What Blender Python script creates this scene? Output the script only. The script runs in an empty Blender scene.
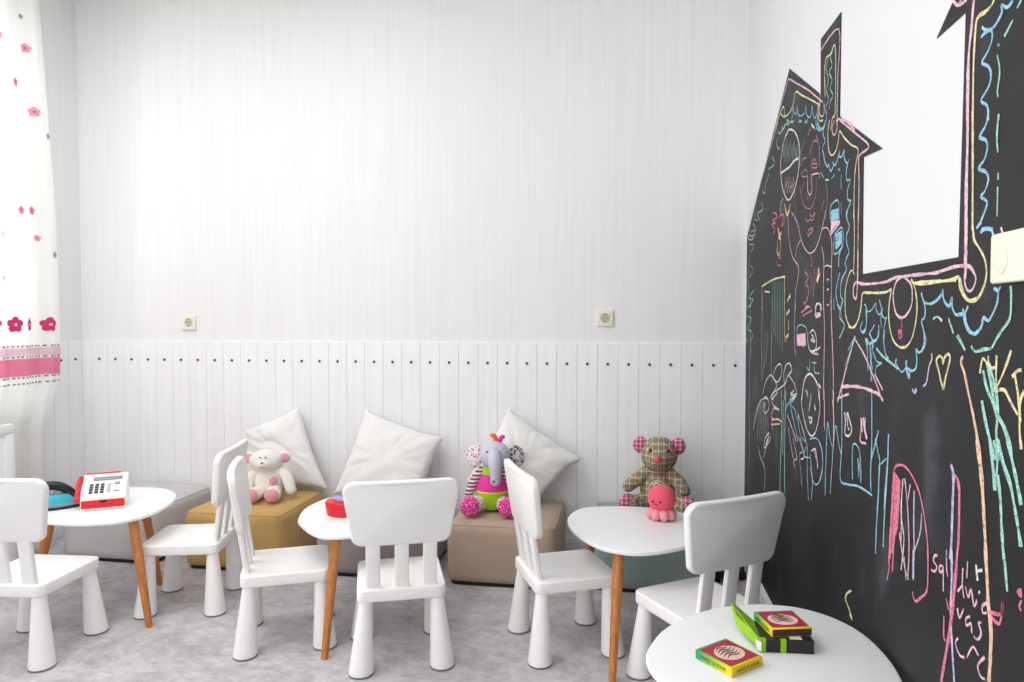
import bpy, bmesh, math, random
from mathutils import Vector, Matrix, noise
random.seed(7)
scene = bpy.context.scene
COL = scene.collection
PI = math.pi

# ------------------------------------------------------------------ room measures (metres)
WALL_Y = 3.526      # face of the wainscot on the far wall
RIGHT_X = 0.5798    # face of the right wall
LEFT_X = -3.11      # face of the left wall
EYE = 1.2

# ------------------------------------------------------------------ object helpers
def link(o, parent=None):
    COL.objects.link(o)
    if parent is not None:
        o.parent = parent
    return o

def obj(name, bm, mat, parent=None, smooth=True, angle=40):
    me = bpy.data.meshes.new(name)
    bmesh.ops.recalc_face_normals(bm, faces=bm.faces[:])
    if smooth:
        lim = math.radians(angle)
        for f in bm.faces:
            f.smooth = True
        for e in bm.edges:
            if len(e.link_faces) == 2 and e.calc_face_angle(0.0) > lim:
                e.smooth = False
    bm.to_mesh(me); bm.free()
    mats = mat if isinstance(mat, (list, tuple)) else [mat]
    for m in mats:
        me.materials.append(m)
    return link(bpy.data.objects.new(name, me), parent)

def tag(o, label=None, cat=None, group=None, kind=None):
    if label: o['label'] = label
    if cat: o['category'] = cat
    if group: o['group'] = group
    if kind: o['kind'] = kind
    return o

def thing(name, label, cat, loc=(0, 0, 0), rotz=0.0, group=None):
    o = bpy.data.objects.new(name, None)
    o.empty_display_size = 0.05
    link(o)
    o.location = loc; o.rotation_euler = (0, 0, rotz)
    return tag(o, label, cat, group)

def struct(name, bm, mat, parent=None, smooth=False):
    o = obj(name, bm, mat, parent, smooth)
    if parent is None:
        o['kind'] = 'structure'
    return o

def dup(root, loc, rotz, label, group=None):
    r = root.copy(); COL.objects.link(r)
    r.location = loc; r.rotation_euler = (0, 0, rotz)
    r['label'] = label
    if group: r['group'] = group
    for ch in list(root.children):
        c = ch.copy(); COL.objects.link(c); c.parent = r
        for g in list(ch.children):
            d = g.copy(); COL.objects.link(d); d.parent = c
    return r

# ------------------------------------------------------------------ shape helpers (each adds to a bmesh)
def box(bm, x0, x1, y0, y1, z0, z1, bev=0.0, seg=2, mi=0):
    r = bmesh.ops.create_cube(bm, size=1.0)
    vs = r['verts']
    for v in vs:
        v.co = Vector(((x0+x1)/2 + v.co.x*(x1-x0), (y0+y1)/2 + v.co.y*(y1-y0), (z0+z1)/2 + v.co.z*(z1-z0)))
    fs = set(f for v in vs for f in v.link_faces)
    for f in fs: f.material_index = mi
    if bev > 0:
        es = list(set(e for v in vs for e in v.link_edges))
        bmesh.ops.bevel(bm, geom=es, offset=bev, segments=seg, profile=0.5, affect='EDGES')
    return bm

def ball(bm, c, r, rot=None, u=24, v=16, mi=0):
    if not isinstance(r, (tuple, list)): r = (r, r, r)
    m = Matrix.Translation(Vector(c))
    if rot is not None: m = m @ rot
    m = m @ Matrix.Diagonal((r[0], r[1], r[2], 1))
    res = bmesh.ops.create_uvsphere(bm, u_segments=u, v_segments=v, radius=1.0, matrix=m)
    for f in set(f for w in res['verts'] for f in w.link_faces): f.material_index = mi
    return bm

def rings(bm, loops, close=True, mi=0):
    """skin a list of equal-length vertex loops; cap both ends"""
    prev = None; first = None
    n = len(loops[0])
    for lp in loops:
        cur = [bm.verts.new(p) for p in lp]
        if prev:
            for i in range(n):
                f = bm.faces.new((prev[i], prev[(i+1) % n], cur[(i+1) % n], cur[i])); f.material_index = mi
        else:
            first = cur
        prev = cur
    if close:
        f = bm.faces.new(list(reversed(first))); f.material_index = mi
        f = bm.faces.new(prev); f.material_index = mi
    return bm

def frames(pts):
    """tangents with a transported normal along a polyline"""
    pts = [Vector(p) for p in pts]
    ts = []
    for i in range(len(pts)):
        a = pts[max(i-1, 0)]; b = pts[min(i+1, len(pts)-1)]
        ts.append((b-a).normalized())
    n = ts[0].orthogonal().normalized()
    out = []
    for p, t in zip(pts, ts):
        n = (n - t*n.dot(t)).normalized()
        out.append((p, t, n, t.cross(n)))
    return out

def limb(bm, pts, rad, seg=16, sub=5, mi=0, capn=4, flat=1.0):
    """a tapering, round-ended sausage through pts with radius rad at each"""
    P = []; R = []
    pts = [Vector(p) for p in pts]
    for i in range(len(pts)-1):
        p0 = pts[max(i-1, 0)]; p1 = pts[i]; p2 = pts[i+1]; p3 = pts[min(i+2, len(pts)-1)]
        for k in range(sub):
            t = k/sub
            P.append(0.5*((2*p1) + (p2-p0)*t + (2*p0-5*p1+4*p2-p3)*t*t + (3*p1-p0-3*p2+p3)*t**3))
            R.append(rad[i]*(1-t) + rad[i+1]*t)
    P.append(pts[-1]); R.append(rad[-1])
    fr = frames(P)
    loops = []
    def ring(p, n, b, r): return [p + n*(r*math.cos(2*PI*k/seg)) + b*(r*flat*math.sin(2*PI*k/seg)) for k in range(seg)]
    p, t, n, b = fr[0]
    for k in range(capn):
        a = PI/2*(1 - (k+0.3)/capn)
        loops.append(ring(p - t*R[0]*math.sin(a), n, b, R[0]*math.cos(a)))
    for (p, t, n, b), r in zip(fr, R): loops.append(ring(p, n, b, r))
    p, t, n, b = fr[-1]
    for k in range(capn):
        a = PI/2*((k+0.7)/capn)
        loops.append(ring(p + t*R[-1]*math.sin(a), n, b, R[-1]*math.cos(a)))
    return rings(bm, loops, mi=mi)

def lathe(bm, prof, c0, c1, seg=28, mi=0):
    """prof: (t, r) along the axis c0 -> c1"""
    c0 = Vector(c0); c1 = Vector(c1)
    loops = []
    for t, r in prof:
        c = c0.lerp(c1, t)
        loops.append([c + Vector((r*math.cos(2*PI*k/seg), r*math.sin(2*PI*k/seg), 0)) for k in range(seg)])
    return rings(bm, loops, mi=mi)

def smooth_loop(pts, sub=8):
    n = len(pts); out = []
    P = [Vector(p) for p in pts]
    for i in range(n):
        p0, p1, p2, p3 = P[(i-1) % n], P[i], P[(i+1) % n], P[(i+2) % n]
        for k in range(sub):
            t = k/sub
            out.append(0.5*((2*p1) + (p2-p0)*t + (2*p0-5*p1+4*p2-p3)*t*t + (3*p1-p0-3*p2+p3)*t**3))
    return out

def slab(bm, outline, z0, z1, rnd=0.004, seg=3, place=None, mi=0):
    """a flat plate of the given outline (x,y) with rounded rims"""
    pts = [Vector((p[0], p[1])) for p in outline]
    n = len(pts)
    nor = []
    for i in range(n):
        d = (pts[(i+1) % n]-pts[i-1]).normalized(); nor.append(Vector((d.y, -d.x)))
    area = sum(pts[i].x*pts[(i+1) % n].y - pts[(i+1) % n].x*pts[i].y for i in range(n))
    sg = 1 if area > 0 else -1
    loops = []
    prof = [(z0 + rnd*(1-math.cos(PI/2*k/seg)), rnd*(1-math.sin(PI/2*k/seg))) for k in range(seg+1)]
    up = [(z1 - (z - z0), ins) for z, ins in reversed(prof)]
    for z, ins in prof + up:
        loops.append([Vector((p.x - sg*q.x*ins, p.y - sg*q.y*ins, z)) for p, q in zip(pts, nor)])
    if place:
        loops = [[place(v) for v in lp] for lp in loops]
    return rings(bm, loops, mi=mi)

def round_rect(w, h, r, seg=6, w2=None):
    """corner-rounded rectangle or trapezoid, centred; w at the bottom, w2 at the top"""
    w2 = w if w2 is None else w2
    out = []
    cs = [(w/2, -h/2, -PI/2), (w2/2, h/2, 0), (-w2/2, h/2, PI/2), (-w/2, -h/2, PI)]
    for cx, cy, a0 in cs:
        ccx = cx - math.copysign(r, cx); ccy = cy - math.copysign(r, cy)
        for k in range(seg+1):
            a = a0 + PI/2*k/seg
            out.append((ccx + r*math.cos(a), ccy + r*math.sin(a)))
    return out

# ------------------------------------------------------------------ materials
def srgb(r, g, b):
    f = lambda c: (c/255/12.92) if c/255 <= 0.04045 else ((c/255+0.055)/1.055)**2.4
    return (f(r), f(g), f(b), 1.0)

class NT:
    def __init__(s, name):
        s.m = bpy.data.materials.new(name); s.m.use_nodes = True
        s.t = s.m.node_tree; s.b = s.t.nodes['Principled BSDF']; s.out = s.t.nodes['Material Output']
        s.xyz = None
    def n(s, kind, **kw):
        nd = s.t.nodes.new(kind)
        for k, v in kw.items(): setattr(nd, k, v)
        return nd
    def l(s, a, b): s.t.links.new(a, b)
    def coord(s, scale=(1, 1, 1), which='Object', rot=(0, 0, 0)):
        c = s.n('ShaderNodeTexCoord'); mp = s.n('ShaderNodeMapping')
        mp.inputs['Scale'].default_value = scale; mp.inputs['Rotation'].default_value = rot
        s.l(c.outputs[which], mp.inputs['Vector']); return mp.outputs['Vector']
    def noise(s, vec, scale, detail=3, rough=0.55):
        nd = s.n('ShaderNodeTexNoise'); nd.inputs['Scale'].default_value = scale
        nd.inputs['Detail'].default_value = detail; nd.inputs['Roughness'].default_value = rough
        s.l(vec, nd.inputs['Vector']); return nd.outputs['Fac']
    def ramp(s, fac, stops):
        nd = s.n('ShaderNodeValToRGB'); el = nd.color_ramp.elements
        while len(el) < len(stops): el.new(0.5)
        for e, (p, c) in zip(el, stops): e.position = p; e.color = c
        s.l(fac, nd.inputs['Fac']); return nd.outputs['Color']
    def math(s, op, a, b=None, clamp=False):
        nd = s.n('ShaderNodeMath'); nd.operation = op; nd.use_clamp = clamp
        for i, v in enumerate((a, b)):
            if v is None: continue
            if isinstance(v, (int, float)): nd.inputs[i].default_value = v
            else: s.l(v, nd.inputs[i])
        return nd.outputs[0]
    def mix(s, fac, a, b):
        nd = s.n('ShaderNodeMix'); nd.data_type = 'RGBA'
        for i, v in ((0, fac), (6, a), (7, b)):
            if isinstance(v, (int, float, tuple)): nd.inputs[i].default_value = v
            else: s.l(v, nd.inputs[i])
        return nd.outputs[2]
    def bump(s, h, strength=0.3, dist=0.01):
        nd = s.n('ShaderNodeBump'); nd.inputs['Strength'].default_value = strength
        nd.inputs['Distance'].default_value = dist
        s.l(h, nd.inputs['Height']); s.l(nd.outputs['Normal'], s.b.inputs['Normal'])
    def base(s, c):
        if isinstance(c, tuple): s.b.inputs['Base Color'].default_value = c
        else: s.l(c, s.b.inputs['Base Color'])
    def rough(s, v): s.b.inputs['Roughness'].default_value = v
    def spec(s, v): s.b.inputs['Specular IOR Level'].default_value = v

def plain(name, col, rough=0.5, spec=0.4, vary=0.04, scale=20, bump=0.0, bscale=200, bdist=0.002):
    t = NT(name); v = t.coord()
    f = t.noise(v, scale)
    lo = tuple(c*(1-vary) for c in col[:3]) + (1,); hi = tuple(min(1, c*(1+vary)) for c in col[:3]) + (1,)
    t.base(t.ramp(f, [(0.3, lo), (0.7, hi)])); t.rough(rough); t.spec(spec)
    if bump: t.bump(t.noise(v, bscale, 4), bump, bdist)
    return t.m

def fabric(name, col, weave=500, vary=0.1, bump=0.4, rough=0.9, blot=6):
    t = NT(name); v = t.coord()
    f = t.noise(v, blot, 4); g = t.noise(v, weave, 2)
    h = t.math('ADD', t.math('MULTIPLY', f, 0.5), t.math('MULTIPLY', g, 0.5))
    lo = tuple(c*(1-vary*1.6) for c in col[:3]) + (1,); hi = tuple(min(1, c*(1+vary*1.6)) for c in col[:3]) + (1,)
    t.base(t.ramp(h, [(0.3, lo), (0.7, hi)])); t.rough(rough); t.spec(0.15)
    t.b.inputs['Sheen Weight'].default_value = 0.15
    t.bump(g, bump, 0.001)
    return t.m

def stripes(name, cols, period, axis='Z', rough=0.9):
    t = NT(name); v = t.coord(); sp = t.n('ShaderNodeSeparateXYZ'); t.l(v, sp.inputs[0])
    fr = t.math('FRACT', t.math('ADD', t.math('MULTIPLY', sp.outputs[axis], 1/period), 100.0))
    c = cols[0]
    for k in range(1, len(cols)):
        c = t.mix(t.math('GREATER_THAN', fr, k/len(cols)), c, cols[k])
    t.base(c); t.rough(rough); t.spec(0.15)
    t.bump(t.noise(v, 400, 2), 0.3, 0.001)
    return t.m

def plaid(name, base, lines, cell=0.028, rough=0.92):
    """checked cloth: thin coloured yarn lines both ways"""
    t = NT(name); v = t.coord(); sp = t.n('ShaderNodeSeparateXYZ'); t.l(v, sp.inputs[0])
    f = t.noise(v, 300, 2)
    c = t.ramp(f, [(0.35, tuple(x*0.72 for x in base[:3])+(1,)), (0.65, tuple(min(1, x*1.25) for x in base[:3])+(1,))])
    for k, (col, off, wid, ax) in enumerate(lines):
        fr = t.math('FRACT', t.math('ADD', t.math('MULTIPLY', sp.outputs[ax], 1/cell), 100+off))
        c = t.mix(t.math('MULTIPLY', t.math('LESS_THAN', fr, wid), 0.75), c, col)
    t.base(c); t.rough(rough); t.spec(0.12); t.bump(f, 0.4, 0.001)
    return t.m

def dots(name, base, cols, scale=70, size=0.45, rough=0.9):
    t = NT(name); v = t.coord()
    vo = t.n('ShaderNodeTexVoronoi'); vo.inputs['Scale'].default_value = scale; t.l(v, vo.inputs['Vector'])
    m = t.math('LESS_THAN', vo.outputs['Distance'], size)
    sp = t.n('ShaderNodeSeparateColor'); t.l(vo.outputs['Color'], sp.inputs[0])
    c = cols[0]
    for k in range(1, len(cols)):
        c = t.mix(t.math('GREATER_THAN', sp.outputs[0], k/len(cols)), c, cols[k])
    t.base(t.mix(m, base, c)); t.rough(rough); t.spec(0.15)
    return t.m

M = {}
M['plastic'] = plain('white_plastic', srgb(246, 245, 243), 0.42, 0.4, 0.01)
M['pad'] = plain('grey_foot_rubber', srgb(120, 120, 122), 0.7)
M['lacquer'] = plain('white_lacquer', srgb(246, 247, 248), 0.3, 0.4, 0.008)
M['paint'] = plain('white_wall_paint', srgb(226, 227, 229), 0.85, 0.2, 0.008, 3)
M['trim'] = plain('white_trim_paint', srgb(238, 238, 239), 0.5, 0.35, 0.01)
M['ceiling'] = plain('ceiling_paint', srgb(240, 240, 240), 0.9, 0.2, 0.01)
M['cream'] = plain('cream_plastic', srgb(240, 235, 214), 0.4, 0.4, 0.01)
M['screw'] = plain('dark_steel', srgb(70, 68, 70), 0.4, 0.5, 0.1)
M['black'] = plain('black_plastic', srgb(28, 27, 29), 0.4, 0.4, 0.1)
M['red'] = plain('red_plastic', srgb(226, 32, 48), 0.4, 0.4, 0.03)
M['grey'] = plain('grey_plastic', srgb(150, 155, 158), 0.4)
M['screen'] = plain('grey_lcd', srgb(142, 150, 148), 0.25, 0.5)
M['key'] = plain('dark_key_rubber', srgb(62, 60, 66), 0.6)
M['keylight'] = plain('pale_key_rubber', srgb(198, 198, 200), 0.6)
M['cyan'] = plain('cyan_plastic', srgb(60, 182, 206), 0.35)
M['lilac'] = plain('lilac_plastic', srgb(180, 165, 225), 0.4)
M['lime'] = plain('lime_card', srgb(150, 200, 30), 0.5, 0.35)
M['olive'] = plain('olive_green_plastic', srgb(104, 122, 50), 0.5)
M['paper'] = plain('white_paper', srgb(235, 235, 232), 0.8)

def wood():
    t = NT('honey_wood'); v = t.coord((14, 14, 1.1))
    f = t.noise(v, 6, 5, 0.6); g = t.noise(t.coord((90, 90, 4)), 6, 3)
    h = t.math('ADD', t.math('MULTIPLY', f, 0.7), t.math('MULTIPLY', g, 0.3))
    t.base(t.ramp(h, [(0.32, srgb(160, 92, 42)), (0.5, srgb(190, 120, 58)), (0.7, srgb(212, 146, 82))]))
    t.rough(0.45); t.bump(g, 0.08, 0.001); return t.m
M['wood'] = wood()

def carpet():
    t = NT('grey_plush_carpet'); v = t.coord()
    a = t.noise(v, 5.5, 6, 0.68); b = t.noise(t.coord((1.0, 1.5, 1.0), rot=(0, 0, 0.6)), 17, 5, 0.7); c = t.noise(v, 320, 2)
    h = t.math('ADD', t.math('ADD', t.math('MULTIPLY', a, 0.38), t.math('MULTIPLY', b, 0.32)), t.math('MULTIPLY', c, 0.30))
    t.base(t.ramp(h, [(0.36, srgb(152, 145, 147)), (0.47, srgb(190, 184, 186)), (0.55, srgb(212, 208, 210)), (0.66, srgb(236, 233, 235))]))
    t.rough(1.0); t.spec(0.05); t.b.inputs['Sheen Weight'].default_value = 0.2
    hh = t.math('ADD', t.math('MULTIPLY', c, 0.5), t.math('MULTIPLY', b, 0.8))
    t.bump(hh, 0.6, 0.012); return t.m
M['carpet'] = carpet()

def wallpaper():
    t = NT('striped_wallpaper')
    a = t.noise(t.coord((1, 1, 0.035)), 62, 4, 0.7); b = t.noise(t.coord((1, 1, 0.006)), 130, 2, 0.6)
    h = t.math('ADD', t.math('MULTIPLY', a, 0.55), t.math('MULTIPLY', b, 0.45))
    t.base(t.ramp(h, [(0.36, srgb(234, 233, 232)), (0.5, srgb(238, 238, 237)), (0.64, srgb(241, 241, 241))]))
    t.rough(0.7); t.spec(0.25); t.bump(h, 0.18, 0.003); return t.m
M['wallpaper'] = wallpaper()

def planks():
    t = NT('white_plank_paint'); f = t.noise(t.coord((20, 20, 0.6)), 3, 3)
    t.base(t.ramp(f, [(0.3, srgb(243, 243, 245)), (0.7, srgb(249, 249, 251))])); t.rough(0.5); t.spec(0.35)
    t.bump(t.noise(t.coord((40, 40, 0.6)), 4, 3), 0.08, 0.002); return t.m
M['planks'] = planks()

def board():
    t = NT('blackboard_vinyl'); v = t.coord()
    f = t.noise(v, 3.2, 6, 0.6); g = t.noise(t.coord((1, 1, 0.5)), 11, 4)
    h = t.math('ADD', t.math('MULTIPLY', f, 0.65), t.math('MULTIPLY', g, 0.35))
    t.base(t.ramp(h, [(0.40, srgb(22, 21, 23)), (0.55, srgb(31, 31, 34)), (0.66, srgb(64, 66, 74))]))
    t.rough(0.55); t.spec(0.35); return t.m
M['board'] = board()

def chalk(name, col):
    t = NT(name); v = t.coord()
    f = t.noise(v, 520, 3, 0.85); g = t.noise(v, 90, 2)
    h = t.math('ADD', t.math('MULTIPLY', f, 0.75), t.math('MULTIPLY', g, 0.25))
    t.base(col); t.rough(1.0); t.spec(0.02)
    a = t.math('MULTIPLY', t.math('SUBTRACT', h, 0.395), 9.0, clamp=True)
    t.l(a, t.b.inputs['Alpha']); return t.m
CH = {k: chalk('chalk_'+n, c) for k, n, c in (
    ('w', 'white', srgb(240, 238, 232)), ('p', 'pink', srgb(246, 204, 218)), ('r', 'rose', srgb(236, 138, 164)),
    ('y', 'yellow', srgb(242, 234, 180)), ('b', 'blue', srgb(164, 214, 234)), ('t', 'mint', srgb(172, 226, 212)),
    ('o', 'peach', srgb(246, 208, 178)), ('d', 'dusky', srgb(206, 150, 164)), ('v', 'violet', srgb(212, 206, 236)))}

def curtain_mat():
    t = NT('sheer_white_voile'); t.b.inputs['Base Color'].default_value = srgb(246, 246, 244)
    t.rough(0.9); t.spec(0.1)
    tr = t.n('ShaderNodeBsdfTranslucent'); tr.inputs['Color'].default_value = srgb(248, 248, 246)
    mx = t.n('ShaderNodeMixShader'); f = t.noise(t.coord((1, 1, 1)), 300, 2)
    t.l(t.math('ADD', t.math('MULTIPLY', f, 0.1), 0.42), mx.inputs[0])
    t.l(t.b.outputs[0], mx.inputs[1]); t.l(tr.outputs[0], mx.inputs[2]); t.l(mx.outputs[0], t.out.inputs[0])
    return t.m
M['curtain'] = curtain_mat()
def cloth_tr(name, col, k=0.4):
    t = NT(name); t.base(col); t.rough(0.9); t.spec(0.1)
    tr = t.n('ShaderNodeBsdfTranslucent'); tr.inputs['Color'].default_value = col
    mx = t.n('ShaderNodeMixShader'); f = t.noise(t.coord(), 200, 2)
    t.l(t.math('ADD', t.math('MULTIPLY', f, 0.1), k), mx.inputs[0])
    t.l(t.b.outputs[0], mx.inputs[1]); t.l(tr.outputs[0], mx.inputs[2]); t.l(mx.outputs[0], t.out.inputs[0])
    return t.m
M['band'] = cloth_tr('pink_ribbon_cloth', srgb(255, 184, 208), 0.55)
M['lace'] = cloth_tr('pale_pink_lace', srgb(255, 234, 241), 0.55)
M['petal'] = cloth_tr('magenta_petal_cloth', srgb(234, 78, 138), 0.3)
M['petalsoft'] = cloth_tr('soft_pink_petal_cloth', srgb(250, 178, 198), 0.3)
M['stitch'] = plain('grey_stitch_thread', srgb(140, 120, 130), 0.9)
M['petalgrey'] = cloth_tr('grey_print_cloth', srgb(190, 196, 196), 0.3)

M['pouf_grey'] = fabric('pouf_grey_fabric', srgb(206, 202, 202), 420)
M['pouf_mustard'] = fabric('pouf_mustard_fabric', srgb(204, 166, 104), 380, 0.1)
M['pouf_plum'] = fabric('pouf_plum_grey_fabric', srgb(166, 154, 156), 420)
M['pouf_beige'] = fabric('pouf_beige_velvet', srgb(180, 160, 142), 420, 0.07)
M['pouf_teal'] = fabric('pouf_teal_grey_fabric', srgb(150, 168, 166), 420)
M['linen'] = fabric('natural_linen', srgb(238, 237, 234), 700, 0.03, 0.3)
M['plush_white'] = fabric('white_plush', srgb(240, 236, 226), 260, 0.05, 0.8)
M['plush_pink'] = fabric('pink_plush', srgb(236, 160, 172), 300, 0.08, 0.6)
M['plush_lav'] = fabric('lavender_plush', srgb(206, 204, 222), 300, 0.05, 0.6)
M['magenta'] = fabric('magenta_felt', srgb(232, 66, 160), 400, 0.08)
M['limefelt'] = fabric('lime_felt', srgb(160, 214, 30), 400, 0.08)
M['orange'] = fabric('orange_felt', srgb(240, 130, 50), 400, 0.08)
M['octo'] = fabric('coral_pink_plush', srgb(246, 96, 120), 300, 0.06, 0.7)
M['octopale'] = fabric('pale_coral_plush', srgb(246, 160, 166), 300, 0.06, 0.7)
M['eye'] = plain('black_eye_bead', srgb(20, 18, 18), 0.2, 0.6)
M['thread'] = plain('dark_thread', srgb(60, 50, 52), 0.9)
M['magdots'] = dots('magenta_dotted_cloth', srgb(226, 60, 150), [srgb(250, 180, 220), srgb(240, 240, 240)], 120, 0.28)
M['floral'] = dots('white_floral_cloth', srgb(244, 240, 238), [srgb(220, 80, 130), srgb(150, 90, 100), srgb(240, 160, 180)], 90, 0.42)
M['greyfloral'] = dots('grey_floral_cloth', srgb(206, 206, 210), [srgb(110, 100, 96), srgb(150, 150, 150)], 60, 0.45)
M['armstripe'] = stripes('striped_jersey', [srgb(240, 226, 228), srgb(120, 84, 90), srgb(236, 190, 200), srgb(110, 90, 92)], 0.034)
_pl = [(srgb(222, 214, 190), 0.0, 0.14, 'X'), (srgb(222, 214, 190), 0.1, 0.14, 'Z'), (srgb(210, 120, 130), 0.5, 0.10, 'X'), (srgb(96, 150, 96), 0.55, 0.12, 'Z'), (srgb(96, 150, 96), 0.3, 0.10, 'X'), (srgb(210, 120, 130), 0.8, 0.08, 'Z'), (srgb(214, 204, 180), 0.3, 0.1, 'Y')]
M['plaid'] = plaid('green_brown_tweed_check', srgb(140, 124, 98), _pl)
M['plaidpink'] = plaid('pink_tweed_check', srgb(206, 92, 128), [(srgb(245, 215, 225), 0, 0.14, 'X'), (srgb(245, 215, 225), 0.2, 0.14, 'Z'), (srgb(120, 90, 100), 0.6, 0.12, 'Z'), (srgb(150, 60, 100), 0.5, 0.15, 'X')], 0.022)
M['cardyel0'] = fabric('yellow_felt', srgb(240, 214, 60), 400, 0.08)
M['creamwhite'] = plain('ivory_plastic', srgb(244, 240, 226), 0.4, 0.4, 0.01)
WORLD, WIN_E, FILLS, EXPO = 1.14, (32, 60), [(-1.9, 1.7, 38), (-1.7, -1.0, 20)], 0.03
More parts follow.
